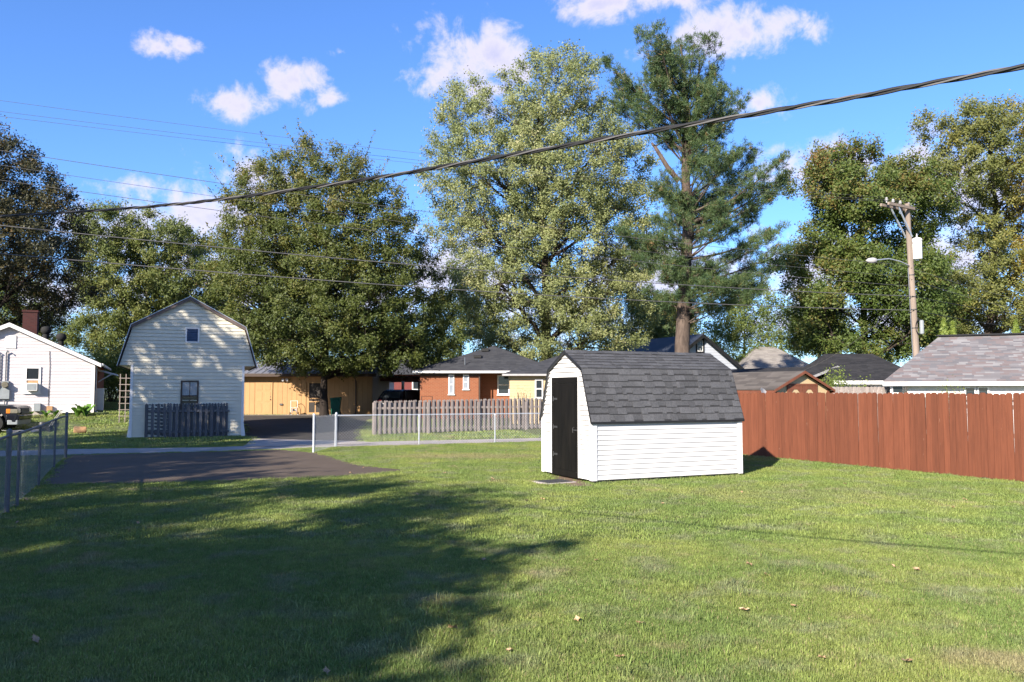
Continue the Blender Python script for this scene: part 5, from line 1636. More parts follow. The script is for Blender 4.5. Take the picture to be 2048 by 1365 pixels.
def grow_tree(name, label, trunk_px, Y, prof, nclump, nleaf, leafL, lm, bark, seed, trunk_r=.3, crown_px=None, tw=1.0, rc=.75, lean=0.0, dep=.9,
              shell=.45, tonef=None, group=None, base=None, leader=.8, up=.35, zbase=None, limbs=16, flat=.75, shoots=0, metric=None, gap=-.12, lobe=.3):
    """prof: rows (py, px_left, px_right) from top to bottom, turned to metres at depth Y.
    metric: same rows given directly in metres (z, left, right) about the trunk"""
    rs = np.random.RandomState(seed)
    if metric is None:
        tx = P(trunk_px, 760, Y).x
        gz = zg(tx, Y)
        z = np.array([P(trunk_px, p[0], Y).z for p in prof])[::-1]
        xl = np.array([P(p[1], 700, Y).x - tx for p in prof])[::-1]; xr = np.array([P(p[2], 700, Y).x - tx for p in prof])[::-1]
    else:
        tx, Y = base; gz = 0.0
        z = np.array([p[0] for p in metric])[::-1]; xl = np.array([p[1] for p in metric])[::-1]; xr = np.array([p[2] for p in metric])[::-1]
    t = thing(name, label, 'tree', (tx, Y, gz), 0, group)
    z = z - gz
    H = z[-1]
    ev = lambda zz: (np.interp(zz, z, xl), np.interp(zz, z, xr))
    # clump centres inside the envelope, more of them towards its surface
    N = nclump * 14
    zz = rs.uniform(z[0], z[-1], N * 3); l, r = ev(zz); w = (r - l) / 2
    keep = rs.uniform(0, 1, len(zz)) < (w / w.max()) ** 1.5 + .02
    zz = zz[keep][:N]; l, r = ev(zz); w = (r - l) / 2; c = (l + r) / 2
    rad = rs.uniform(0, 1, len(zz)) ** shell; th = rs.uniform(0, 2 * PI, len(zz))
    inn = max(0.05, 1 - rc * .6 / max(.1, w.max()))
    cand = np.stack([c + w * inn * rad * np.cos(th), w * dep * inn * rad * np.sin(th), zz], 1)
    from mathutils import noise as mn
    nf = np.array([mn.noise(Vector(((q[0] + seed * 7) * .33, q[1] * .33, q[2] * .33))) for q in cand])
    no2 = np.array([mn.noise(Vector((math.cos(a) * 1.5 + seed * 3, math.sin(a) * 1.5, q * .28))) for a, q in zip(th, cand[:, 2])])
    k2 = 1.07 + lobe * np.clip(no2 * 1.6, -.8, .35)
    cand[:, 0] = c + (cand[:, 0] - c) * k2; cand[:, 1] *= k2
    cand = cand[nf > gap]
    buf = np.full((nclump, 3), 1e6); npt = 0
    dm = 2.4 * rc
    while npt < nclump and dm > .15:
        for q in cand:
            if npt >= nclump: break
            if npt == 0 or np.min(((buf[:npt] - q) ** 2).sum(1)) > dm * dm: buf[npt] = q; npt += 1
        dm *= .85
    C = buf[:npt]
    # trunk
    wood = MB()
    nt = 9; hz = np.linspace(0, H * leader, nt)
    wob = np.cumsum(rs.normal(0, .10, (nt, 2)), 0) * (H / 16); wob -= wob[0]
    cmid = np.interp(hz, z, (xl + xr) / 2)
    tr = np.stack([wob[:, 0] * .6 + lean * hz + np.where(hz > z[0], (cmid) * .35, 0) * (hz / max(hz[-1], .1)), wob[:, 1] * .6, hz], 1)
    tr[0] = (0, 0, -.3)
    rad_t = trunk_r * (1 - .86 * (hz / hz[-1]) ** .9) * (1 + .35 * np.exp(-hz / .35))
    wood.tube([Vector(p) for p in tr], list(rad_t), 12)
    # limbs by k-means
    k = min(limbs, len(C)); cen = C[rs.choice(len(C), k, False)]
    for _ in range(7):
        lab = np.argmin(((C[:, None] - cen[None]) ** 2).sum(2), 1)
        for j in range(k):
            if (lab == j).any(): cen[j] = C[lab == j].mean(0)
    tz = tr[:, 2]
    at = lambda q: np.array([np.interp(q, tz, tr[:, i]) for i in range(3)])
    for j in range(k):
        idx = np.where(lab == j)[0]
        if not len(idx): continue
        e = cen[j]; hd = math.hypot(e[0], e[1])
        zs = min(max(e[2] - hd * rs.uniform(.55, 1.0), z[0] * .85 + rs.uniform(0, .6)), H * leader * .96)
        s = at(zs); ctl = s * .45 + e * .55 + np.array([0, 0, -.12 * hd + up * .5]); ctl[:2] = s[:2] * .5 + e[:2] * .5
        tt = np.linspace(0, 1, 8)[:, None]
        path = (1 - tt) ** 2 * s + 2 * tt * (1 - tt) * ctl + tt ** 2 * e + np.concatenate([np.zeros((1, 3)), rs.normal(0, .07, (7, 3))])
        r0 = np.interp(zs, tz, rad_t) * .55 * min(1.0, .5 + len(idx) / 30)
        r0 = max(r0, .03)
        wood.tube([Vector(p) for p in path], list(np.linspace(r0, r0 * .3, 8)), 6, caps=False)
        for i in idx:
            ti = rs.randint(3, 8); s2 = path[ti]; e2 = C[i]
            md = (s2 + e2) / 2 + rs.normal(0, .12, 3) + np.array([0, 0, .1])
            wood.tube([Vector(s2), Vector(md), Vector(e2)], [max(r0 * .3, .018), .016, .008], 4, caps=False)
    # twigs and leaves
    per = max(4, nleaf // len(C)); ntw = max(3, int(per / 15)); lpt = max(2, per // ntw)
    ctr = np.stack([np.interp(C[:, 2], z, (xl + xr) / 2), np.zeros(len(C)), C[:, 2] - H * .10], 1)
    axis = np.stack([ctr[:, 0] * .3, ctr[:, 1], np.clip(C[:, 2] - 2.5, 0, None)], 1)
    outd = nrm(C - axis + 1e-6)
    twd = nrm(outd[:, None] * .55 * tw + rs.normal(size=(len(C), ntw, 3)) * np.array([1, 1, flat]) * .75 + np.array([0, 0, up]))
    twl = rc * rs.uniform(.6, 1.7, (len(C), ntw, 1)); tws = C[:, None] + rs.normal(size=(len(C), ntw, 3)) * rc * .25
    for i in range(0, len(C)):
        for q in range(min(3, ntw)):
            a = tws[i, q]; wood.tube([Vector(C[i]), Vector(a + twd[i, q] * twl[i, q] * .9)], [.009, .004], 3, caps=False)
    u = rs.uniform(0, 1, (len(C), ntw, lpt, 1)) ** .75
    pos = tws[:, :, None] + twd[:, :, None] * twl[:, :, None] * u + rs.normal(size=(len(C), ntw, lpt, 3)) * (.06 + .10 * rc)
    n0 = nrm(rs.normal(size=pos.shape) + np.array([-.25, -.45, .55]) + outd[:, None, None] * .7)
    ct = rs.uniform(0, 1, len(C))
    tone = (ct[:, None, None] * .45 + rs.uniform(0, 1, pos.shape[:3]) * .55)
    if tonef is not None: tone = tonef(pos, tone, H, rs)
    if shoots:                                          # long leafy shoots standing out of the crown
        out = np.argsort(-(C[:, 2] / H + .55 * np.abs(C[:, 0]) / np.abs(xr).max()))[:shoots * 2]
        out = rs.choice(out, shoots, False)
        sdv = nrm(outd[out] * np.array([.8, .8, .3]) + np.array([0, 0, .75]) + rs.normal(0, .22, (shoots, 3))); sl = rs.uniform(1.3, 2.5, (shoots, 1))
        for i in range(shoots): wood.tube([Vector(C[out[i]]), Vector(C[out[i]] + sdv[i] * sl[i])], [.014, .004], 3, caps=False)
        us = rs.uniform(.2, 1, (shoots, 34, 1)); sp = C[out][:, None] + sdv[:, None] * sl[:, None] * us + rs.normal(0, .07, (shoots, 34, 3))
        pos = np.concatenate([pos.reshape(-1, 3), sp.reshape(-1, 3)]); n0 = np.concatenate([n0.reshape(-1, 3), nrm(rs.normal(size=(shoots * 34, 3)) + [0, -.3, .4])])
        tone = np.concatenate([tone.reshape(-1), rs.uniform(.3, .95, shoots * 34)])
    pos = pos.reshape(-1, 3); n0 = n0.reshape(-1, 3); tone = np.clip(tone.reshape(-1), 0, 1)
    v, f, tn = leaves_mesh(pos, n0, leafL, leafL * .68, rs, tone)
    wood.build('trunk', bark, t, smooth=True)
    me = fast_mesh('crown', v, f, lm, tn)
    o = bpy.data.objects.new('crown', me); COL.objects.link(o); o.parent = t
    return t


LEAF = {
    'zelk': leaf_mat('zelkova_leaf', [(0, (0.053, 0.075, 0.016)), (.5, (0.091, 0.110, 0.024)), (.8, (0.155, 0.140, 0.036)), (1, (0.247, 0.165, 0.055))]),
    'pop': leaf_mat('silver_maple_leaf', [(0, (0.123, 0.150, 0.059)), (.5, (0.196, 0.221, 0.082)), (.85, (0.290, 0.300, 0.133)), (1, (0.406, 0.357, 0.188))]),
    'green': leaf_mat('plain_green_leaf', [(0, (0.072, 0.106, 0.024)), (.6, (0.124, 0.163, 0.036)), (1, (0.215, 0.219, 0.060))]),
    'light': leaf_mat('fresh_green_leaf', [(0, (0.070, 0.095, 0.024)), (.6, (0.118, 0.142, 0.036)), (1, (0.20, 0.19, 0.055))]),
    'dull': leaf_mat('dark_green_leaf', [(0, (0.062, 0.094, 0.024)), (.6, (0.106, 0.132, 0.033)), (1, (0.188, 0.174, 0.050))]),
    'redleft': leaf_mat('bronze_maple_leaf', [(0, (0.022, 0.026, 0.011)), (.5, (0.042, 0.042, 0.016)), (.8, (0.085, 0.065, 0.022)), (1, (0.150, 0.075, 0.030))], .25),
    'redright': leaf_mat('turning_maple_leaf', [(0, (0.051, 0.088, 0.018)), (.5, (0.098, 0.132, 0.029)), (.75, (0.155, 0.120, 0.033)), (1, (0.217, 0.076, 0.031))]),
    'yel': leaf_mat('yellowing_leaf', [(0, (0.094, 0.112, 0.033)), (.5, (0.156, 0.165, 0.044)), (.85, (0.275, 0.223, 0.053)), (1, (0.375, 0.259, 0.058))]),
    'pine': leaf_mat('pine_needle', [(0, (0.038, 0.074, 0.032)), (.55, (0.068, 0.108, 0.038)), (.9, (0.122, 0.144, 0.046)), (1, (0.207, 0.136, 0.057))], .2),
    'arb': leaf_mat('arborvitae_spray', [(0, (0.10, 0.15, 0.025)), (1, (0.20, 0.24, 0.045))], .25),
}


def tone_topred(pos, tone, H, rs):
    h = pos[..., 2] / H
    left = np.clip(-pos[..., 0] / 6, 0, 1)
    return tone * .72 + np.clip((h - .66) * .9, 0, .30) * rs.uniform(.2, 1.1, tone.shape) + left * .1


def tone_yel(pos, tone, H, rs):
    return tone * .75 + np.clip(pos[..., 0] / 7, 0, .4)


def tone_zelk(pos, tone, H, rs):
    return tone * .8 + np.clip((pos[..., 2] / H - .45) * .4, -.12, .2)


bg = 'background trees beyond the houses'
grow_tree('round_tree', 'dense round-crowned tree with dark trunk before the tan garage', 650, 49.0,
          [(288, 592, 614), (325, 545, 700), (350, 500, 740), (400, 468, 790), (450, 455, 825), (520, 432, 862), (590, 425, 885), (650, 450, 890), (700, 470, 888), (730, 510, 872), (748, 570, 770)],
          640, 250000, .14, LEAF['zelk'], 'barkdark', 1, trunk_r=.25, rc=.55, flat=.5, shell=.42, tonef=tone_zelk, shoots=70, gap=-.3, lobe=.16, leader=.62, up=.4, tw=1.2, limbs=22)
grow_tree('tall_tree', 'tallest pale green leafy tree with airy crown left of the pine', 1088, 57.0,
          [(108, 1105, 1165), (140, 1030, 1200), (185, 925, 1225), (215, 888, 1245), (265, 885, 1262), (330, 868, 1300), (420, 858, 1312), (480, 850, 1312), (540, 885, 1300), (620, 930, 1295), (690, 950, 1285), (730, 980, 1250)],
          720, 270000, .15, LEAF['pop'], 'bark', 2, trunk_r=.42, rc=.66, flat=.6, shell=.5, gap=-.16, lobe=.18, leader=.88, up=.45, limbs=26, dep=.8)
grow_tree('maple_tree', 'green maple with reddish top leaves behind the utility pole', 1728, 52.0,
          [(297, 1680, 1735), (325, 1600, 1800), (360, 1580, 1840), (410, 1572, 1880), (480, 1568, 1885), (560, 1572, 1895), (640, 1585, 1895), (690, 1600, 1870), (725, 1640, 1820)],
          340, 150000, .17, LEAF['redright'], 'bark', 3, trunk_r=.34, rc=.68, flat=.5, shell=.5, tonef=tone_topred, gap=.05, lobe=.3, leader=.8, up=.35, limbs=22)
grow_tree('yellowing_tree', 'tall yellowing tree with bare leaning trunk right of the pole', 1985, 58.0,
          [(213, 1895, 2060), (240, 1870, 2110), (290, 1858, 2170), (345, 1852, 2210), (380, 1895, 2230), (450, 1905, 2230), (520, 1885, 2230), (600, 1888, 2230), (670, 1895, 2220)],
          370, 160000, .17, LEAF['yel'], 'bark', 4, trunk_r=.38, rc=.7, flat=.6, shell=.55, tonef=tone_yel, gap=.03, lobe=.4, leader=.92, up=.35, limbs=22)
grow_tree('leafy_tree', 'green tree with upright leafy lobes behind the barn', 290, 74.0,
          [(420, 185, 225), (445, 160, 330), (480, 148, 395), (540, 138, 425), (600, 150, 432), (660, 160, 430), (720, 175, 420), (770, 190, 400)],
          280, 140000, .205, LEAF['light'], 'bark', 5, trunk_r=.3, rc=.82, shell=.5, leader=.75, up=.55, limbs=20)
grow_tree('bronze_tree', 'dark bronze-leaved tree reaching over the pinkish white house', -95, 50.0,
          [(272, -200, 0), (300, -250, 45), (345, -260, 80), (400, -265, 125), (470, -265, 152), (535, -260, 180), (590, -250, 150), (640, -220, 100), (670, -180, 60)],
          300, 130000, .16, LEAF['redleft'], 'barkdark', 6, trunk_r=.4, rc=.7, flat=.45, shell=.5, leader=.8, up=.15, limbs=20)
for i, (tp, Yd, pr, nm, mt, lab) in enumerate((
        (1490, 78, [(568, 1455, 1530), (600, 1425, 1565), (650, 1405, 1585), (700, 1395, 1585), (745, 1410, 1570)], 'leafy_tree', 'green', 'green background tree between the pine and the maple'),
        (915, 76, [(512, 905, 945), (550, 872, 985), (610, 850, 1010), (670, 845, 1020), (730, 855, 1010)], 'leafy_tree', 'dull', 'dull green background tree rising behind the brick house'),
        (1262, 80, [(530, 1240, 1290), (570, 1215, 1320), (630, 1205, 1335), (690, 1205, 1340), (735, 1225, 1320)], 'leafy_tree', 'dull', 'dark green background tree left of the pine trunk'),
        (790, 84, [(640, 770, 815), (680, 735, 850), (720, 725, 865), (755, 740, 850)], 'leafy_tree', 'yel', 'low yellow-green background tree above the carport'),
        (450, 82, [(560, 435, 470), (600, 405, 495), (660, 395, 520), (730, 405, 520)], 'leafy_tree', 'dull', 'background tree between the barn roof and the round tree'),
        (30, 74, [(560, 0, 60), (600, -60, 110), (650, -80, 135), (720, -80, 130)], 'leafy_tree', 'green', 'background tree behind the pinkish white house roof'),
        (1350, 92, [(600, 1335, 1370), (640, 1300, 1400), (700, 1290, 1410)], 'leafy_tree', 'yel', 'pale green background tree just behind the pine trunk'),
        (600, 80, [(560, 540, 640), (620, 500, 700), (700, 490, 720)], 'leafy_tree', 'dull', 'background tree hidden behind the round-crowned tree'),
        (1640, 84, [(560, 1620, 1665), (620, 1590, 1690), (700, 1580, 1700)], 'leafy_tree', 'green', 'background tree behind the maple and grey roof'),
        (1870, 80, [(540, 1850, 1890), (600, 1825, 1925), (690, 1810, 1940)], 'leafy_tree', 'dull', 'background tree right behind the utility pole'))):
    grow_tree(nm, lab, tp, Yd, pr, 90, 32000, .19, LEAF[mt], 'bark', 20 + i, trunk_r=.24, rc=.95, shell=.55, leader=.75, limbs=10, group=bg)


def build_pine():
    Y = 45.0; rs = np.random.RandomState(9)
    tx = P(1362, 700, Y).x; gz = zg(tx, Y)
    t = thing('pine_tree', 'tall white pine with bare lower trunk and layered needle boughs', 'tree', (tx, Y, gz))
    W_ = lambda px: P(px, 500, Y).x - tx
    Z_ = lambda py: P(1362, py, Y).z - gz
    spine_px = [(1362, 760), (1362, 690), (1366, 620), (1370, 540), (1376, 460), (1373, 360), (1374, 280), (1376, 200), (1372, 130), (1366, 92)]
    sp = np.array([(W_(a), 0, Z_(b)) for a, b in spine_px]); sp[0, 2] = -.3
    rad = np.array([.46, .40, .36, .33, .29, .24, .19, .13, .07, .03])
    wood = MB(); wood.tube([Vector(p) for p in sp], list(rad), 14)
    # second leader and a broken stub on the left
    lead2 = np.array([(W_(1373), 0.1, Z_(330)), (W_(1395), .3, Z_(250)), (W_(1402), .3, Z_(180)), (W_(1408), .3, Z_(110))])
    wood.tube([Vector(p) for p in lead2], [.14, .11, .07, .03], 8)
    stub = [(W_(1358), -.2, Z_(365)), (W_(1335), -.3, Z_(338)), (W_(1310), -.35, Z_(298)), (W_(1303), -.35, Z_(290))]
    wood.tube([Vector(p) for p in stub], [.17, .14, .10, .06], 8)
    wood.tube([Vector(stub[2]), Vector((W_(1328), -.3, Z_(285))), Vector((W_(1326), -.3, Z_(272)))], [.05, .03, .015], 5)
    at = lambda q: np.array([np.interp(q, sp[:, 2], sp[:, i]) for i in range(3)])
    # boughs: (py at tip, px at tip, py at trunk) for the ones that draw the outline, mirrored in depth for the rest
    tips = [(92, 1290, 200), (85, 1335, 190), (80, 1368, 170), (108, 1412, 210), (130, 1440, 230), (128, 1222, 260), (140, 1250, 260), (160, 1235, 270), (195, 1245, 290), (215, 1215 + 15, 300),
            (165, 1455, 260), (205, 1462, 290), (175, 1430, 270), (225, 1478, 310), (255, 1425, 320), (275, 1440, 330), (240, 1440, 320), (225, 1300, 310), (255, 1295, 330),
            (300, 1490, 400), (315, 1470, 400), (340, 1515, 430), (300, 1520, 440), (335, 1550, 450), (352, 1575, 460), (380, 1560, 470), (372, 1525, 450), (400, 1540, 480), (300, 1440, 380),
            (340, 1440, 420), (360, 1330, 420), (378, 1312, 430), (400, 1345, 450), (395, 1400, 450), (420, 1430, 480), (405, 1470, 480), (430, 1520, 500), (460, 1560, 520), (440, 1345, 480), (440, 1320, 490),
            (460, 1430, 520), (490, 1520, 560), (510, 1550, 570), (500, 1480, 560), (470, 1240, 500), (488, 1265, 520), (500, 1290, 530), (515, 1300, 540), (525, 1270, 550), (530, 1330, 560),
            (545, 1500, 590), (540, 1540, 590), (560, 1480, 600), (575, 1520, 620), (590, 1500, 630), (570, 1420, 600), (560, 1320, 600), (585, 1300, 620), (600, 1330, 630), (610, 1450, 650), (620, 1400, 650), (620, 1340, 650), (640, 1375, 665), (600, 1390, 640), (530, 1410, 580),
            (150, 1300, 220), (160, 1400, 240), (190, 1340, 250), (205, 1410, 270), (130, 1320, 190), (270, 1345, 330), (250, 1390, 310), (265, 1410, 340)]
    bough = []
    for py, px, pt in tips:
        bough.append((W_(px), rs.uniform(-1.6, 1.2), Z_(py), Z_(pt)))
        if rs.rand() < .8:
            k = rs.uniform(.25, .6); sgn = rs.choice([-1, 1]); ext = abs(W_(px)) * .8 + .8
            bough.append((W_(px) * k, sgn * ext * rs.uniform(.6, 1.0), Z_(py) + rs.uniform(-.6, .2), Z_(pt)))
    tuftp, tuftd, tt = [], [], []
    for x, y, ze, zs in bough:
        s = at(zs); e = np.array([x, y, ze])
        ln = np.linalg.norm(e - s)
        mid = s * .5 + e * .5; mid[2] -= .10 * ln
        q = np.linspace(0, 1, 7)[:, None]
        path = (1 - q) ** 2 * s + 2 * q * (1 - q) * mid + q ** 2 * e
        r0 = min(.10, .02 + .012 * ln)
        wood.tube([Vector(p) for p in path], list(np.linspace(r0, .012, 7)), 5, caps=False)
        dirv = nrm((e - s)[None])[0]; side = nrm(np.cross(dirv, [0, 0, 1])[None])[0]
        ns = int(9 + ln * 7.5)
        for _ in range(ns):
            u = rs.uniform(.45, 1.03) ** .8
            p0 = (1 - u) ** 2 * s + 2 * u * (1 - u) * mid + u * u * e
            wl = (1.05 - u) * .55 * ln * .6 + .30
            off = side * rs.normal(0, .55) * min(1.3, wl + .2) + np.array([0, 0, rs.normal(.08, .09)])
            p1 = p0 + off + dirv * rs.uniform(0, .35)
            if rs.rand() < .35: wood.tube([Vector(p0), Vector(p1)], [.012, .006], 3, caps=False)
            m = rs.randint(3, 6)
            for _ in range(m):
                tuftp.append(p1 + rs.normal(0, .13, 3)); dd = dirv * .55 + side * np.sign(off.dot(side)) * .4 + np.array([0, 0, .55]) + rs.normal(0, .35, 3)
                tuftd.append(dd); tt.append(rs.rand())
    tp = np.array(tuftp); td = nrm(np.array(tuftd)); tt = np.array(tt)
    nn = 15
    d = nrm(td[:, None] * .75 + rs.normal(size=(len(tp), nn, 3)) * .55)
    L_ = rs.uniform(.13, .25, (len(tp), nn, 1)); w = .013
    st = tp[:, None] + d * .02 + rs.normal(0, .05, d.shape)
    sd = nrm(np.cross(d, rs.normal(size=d.shape)))
    v = np.stack([st - sd * w, st + sd * w, st + d * L_], 2).reshape(-1, 3)
    f = np.arange(len(v)).reshape(-1, 3)
    tone = np.clip(tt[:, None] * .55 + rs.uniform(0, .42, (len(tp), nn)) + (rs.uniform(0, 1, (len(tp), 1)) > .965) * .5, 0, 1).reshape(-1)
    print('pine needles', len(f))
    wood.build('trunk', 'barkpine', t, smooth=True)
    me = fast_mesh('crown', v, f, LEAF['pine'], tone); o = bpy.data.objects.new('crown', me); COL.objects.link(o); o.parent = t


build_pine()


def cone_shrub(px, pyT, pyB, Y, label, rpx):
    b = P(px, pyB, Y); h = P(px, pyT, Y).z; rs = np.random.RandomState(int(px))
    t = thing('conical_evergreen', label, 'shrub', (b.x, Y, 0), 0, 'conical evergreens behind the white garage')
    R = h * .30 * rpx / 14
    MB().tube([(0, 0, -.1), (0, 0, h * .8)], [.06, .02], 6).build('trunk', 'bark', t)
    n = 5000; z = h * rs.uniform(0, 1, n) ** 1.0; r = R * (1 - z / h) * rs.uniform(.75, 1.05, n) + .01; a = rs.uniform(0, 2 * PI, n)
    z = z * 1.0; pos = np.stack([r * np.cos(a), r * np.sin(a), z], 1); nr_ = nrm(np.stack([np.cos(a), np.sin(a), .3 + 0 * a], 1) + rs.normal(0, .5, (n, 3)))
    v, f, tn = leaves_mesh(pos, nr_, .13, .07, rs, rs.uniform(0, 1, n))
    o = bpy.data.objects.new('crown', fast_mesh('crown', v, f, LEAF['arb'], tn)); COL.objects.link(o); o.parent = t


for px, pt, rp, lb in ((1891, 638, 14, 'taller of two bright green cone evergreens side by side above the roof ridge'), (1909, 644, 11, 'shorter of two bright green cone evergreens side by side above the roof ridge'),
                       (2036, 640, 12, 'lone bright green cone evergreen above the mixed grey roof ridge')):
    cone_shrub(px, pt, 760, 37.0, lb, rp)


def bush(px, py, Y, w, h, lm, label, n=5000, L_=.09, name='leafy_shrub', group=None, z0=None):
    b = P(px, py, Y); gz = zg(b.x, Y) if z0 is None else z0
    rs = np.random.RandomState(int(px * 7 + py)); t = thing(name, label, 'shrub', (b.x, Y, gz), 0, group)
    wood = MB(); m = 26
    tips = np.stack([rs.normal(0, w * .33, m), rs.normal(0, w * .3, m), h * rs.uniform(.35, .95, m)], 1)
    for q in tips: wood.tube([Vector((q[0] * .15, q[1] * .15, -.05)), Vector(q * [.6, .6, .55]), Vector(q)], [.02, .014, .006], 4, caps=False)
    wood.build('stem', 'bark', t)
    pos = (tips[rs.randint(0, m, n)] + rs.normal(size=(n, 3)) * np.array([w * .13, w * .13, h * .12])); pos[:, 2] = np.abs(pos[:, 2])
    v, f, tn = leaves_mesh(pos, nrm(rs.normal(size=(n, 3)) + [0, -.2, .6]), L_, L_ * .6, rs, rs.uniform(0, 1, n))
    o = bpy.data.objects.new('foliage', fast_mesh('foliage', v, f, lm, tn)); COL.objects.link(o); o.parent = t


bush(1684, 790, 31.5, 1.2, P(1684, 752, 31.5).z, LEAF['arb'], 'yellow-green shrub rising behind the silvery old fence', 4000, .08, z0=0)
bush(1895, 790, 26.0, .7, P(1895, 778, 26).z, LEAF['green'], 'sprig of green shrub against the white garage wall', 1200, .06, z0=0)
hb = 'dense hedge plants beyond the barn'
for px in (205, 222, 240, 258):
    bush(px, 800, 56 + (px % 3), 2.4, 3.2, LEAF['green'], 'dense green hedge plant between white house and barn', 6000, .13, 'hedge_plant', hb)
for px, py, Y in ((1040, 800, 40.3), (1050, 800, 40.0)):
    bush(px, py, Y, .5, P(px, 778, Y).z - zg(0, Y), LEAF['green'], 'thin sapling stems before the cream garage wall', 260, .05, 'sapling', 'saplings by the cream garage')
# bright big-leaved plants and low weeds along the white house
for px, py, n, h in ((172, 822, 14, .75), (158, 826, 14, .6), (100, 826, 18, .38), (70, 832, 16, .32), (118, 824, 14, .4)):
    g = P(px, py, 40.6); rs = np.random.RandomState(px)
    t = thing('broad_leaf_plant', 'tall clump of bright broad leaves at the white house corner' if px == 172 else 'clump of broad leaves beside the white cellar hatch' if px == 158 else 'low green weeds growing under the house window and meters', 'plant', (g.x, 40.6 - (186 - px) * .004, zg(g.x, 40.6)), 0, 'plants along the white house wall')
    mb = MB()
    for i in range(n):
        a = rs.uniform(0, 2 * PI); L_ = h * rs.uniform(.6, 1.1); d = Vector((math.cos(a), math.sin(a), 0)); s = Vector((-d.y, d.x, 0)) * L_ * .16
        p = [Vector((0, 0, 0)), d * L_ * .3 + Vector((0, 0, L_ * .5)), d * L_ * .6 + Vector((0, 0, L_ * .8)), d * L_ * .95 + Vector((0, 0, L_ * .75))]
        mb.add([p[0] - s * .2, p[0] + s * .2, p[1] + s, p[1] - s, p[2] + s * .9, p[2] - s * .9, p[3]], [(0, 1, 2, 3), (3, 2, 4, 5), (5, 4, 6)])
    mb.build('leaves', 'yucca', t)
# pale cut stump lying on the neighbour's grass
g = G(161, 842)
st = thing('cut_log', 'pale cut log section lying on the neighbour grass', 'log', (g.x, g.y, g.z), .4)
MB().lathe([(.15, -.25), (.17, -.22), (.16, .2), (.14, .24)], 14, (0, 0, .15), axis='x').build('log', 'stump', st, smooth=True)
# trellis at the barn's left side
g = Vector((P(251, 800, 39.5).x, 39.5, 0))
tr = thing('garden_trellis', 'narrow pale wooden trellis standing left of the barn', 'trellis', (g.x, g.y, zg(g.x, g.y)), .3)
for x in (-.25, 0, .25): MB().box(x - .02, x + .02, -.02, .02, -.1, 2.3).build('upright', 'greywood', tr)
for z in np.arange(.3, 2.3, .3): MB().box(-.3, .3, -.038, -.021, z - .015, z + .015).build('slat', 'greywood', tr)

# trees out of frame to the left and behind the camera: they cast the shade over the lawn, pad and barn
yard = 'shade trees standing behind the camera'
for i, (bp, H_, R_, lab) in enumerate((((-10.1, -3.8), 8.2, 3.3, 'low shade tree nearest behind the camera'), ((-15.9, -5.5), 13.0, 5.4, 'big shade tree standing behind and left of the camera'), ((-20.0, 1.5), 12.0, 5.0, 'shade tree second along the left of the yard'),
                                        ((-21.3, 8.3), 13.0, 4.4, 'shade tree third along the left of the yard'), ((-22.8, 19.5), 14.0, 4.6, 'shade tree last along the left of the yard by the alley'))):
    grow_tree('shade_tree', lab, 0, 0, None, 130, 30000, .26, LEAF['green'], 'bark', 51 + i, trunk_r=.3, rc=.8, shell=.5, group=yard, base=bp,
              metric=[(H_, -R_ * .25, R_ * .25), (H_ * .9, -R_ * .7, R_ * .65), (H_ * .72, -R_, R_ * .95), (H_ * .52, -R_ * 1.1, R_ * 1.05), (H_ * .36, -R_, R_ * .95), (H_ * .25, -R_ * .6, R_ * .6)], limbs=14)

# ------------------------------------------------------------------ grass


def tuft_object(name, nb, R, h0, h1, w, seed, lean=.5):
    rs = np.random.RandomState(seed)
    a = rs.uniform(0, 2 * PI, nb); r = R * np.sqrt(rs.uniform(0, 1, nb))
    p = np.stack([r * np.cos(a), r * np.sin(a), np.full(nb, -.005)], 1)
    h = rs.uniform(h0, h1, (nb, 1)); b = rs.uniform(0, 2 * PI, nb); d = np.stack([np.cos(b), np.sin(b), 0 * b], 1)
    ln = np.abs(rs.normal(0, lean, (nb, 1)))
    s = np.stack([-np.sin(b + rs.normal(0, .6, nb)), np.cos(b), 0 * b], 1) * w * rs.uniform(.6, 1.3, (nb, 1))
    m = p + np.array([0, 0, 1]) * h * .6 + d * h * ln * .35; t = p + np.array([0, 0, 1]) * h * (1 - .25 * np.minimum(ln, 1.5)) + d * h * ln
    v = np.stack([p - s, p + s, m + s * .8, m - s * .8, t], 1).reshape(-1, 3)
    k = np.arange(nb) * 5
    faces = [tuple(int(q) for q in f) for i in k for f in ((i, i + 1, i + 2, i + 3), (i + 3, i + 2, i + 4))]
    return v, faces, np.repeat(rs.uniform(0, 1, nb), 2)


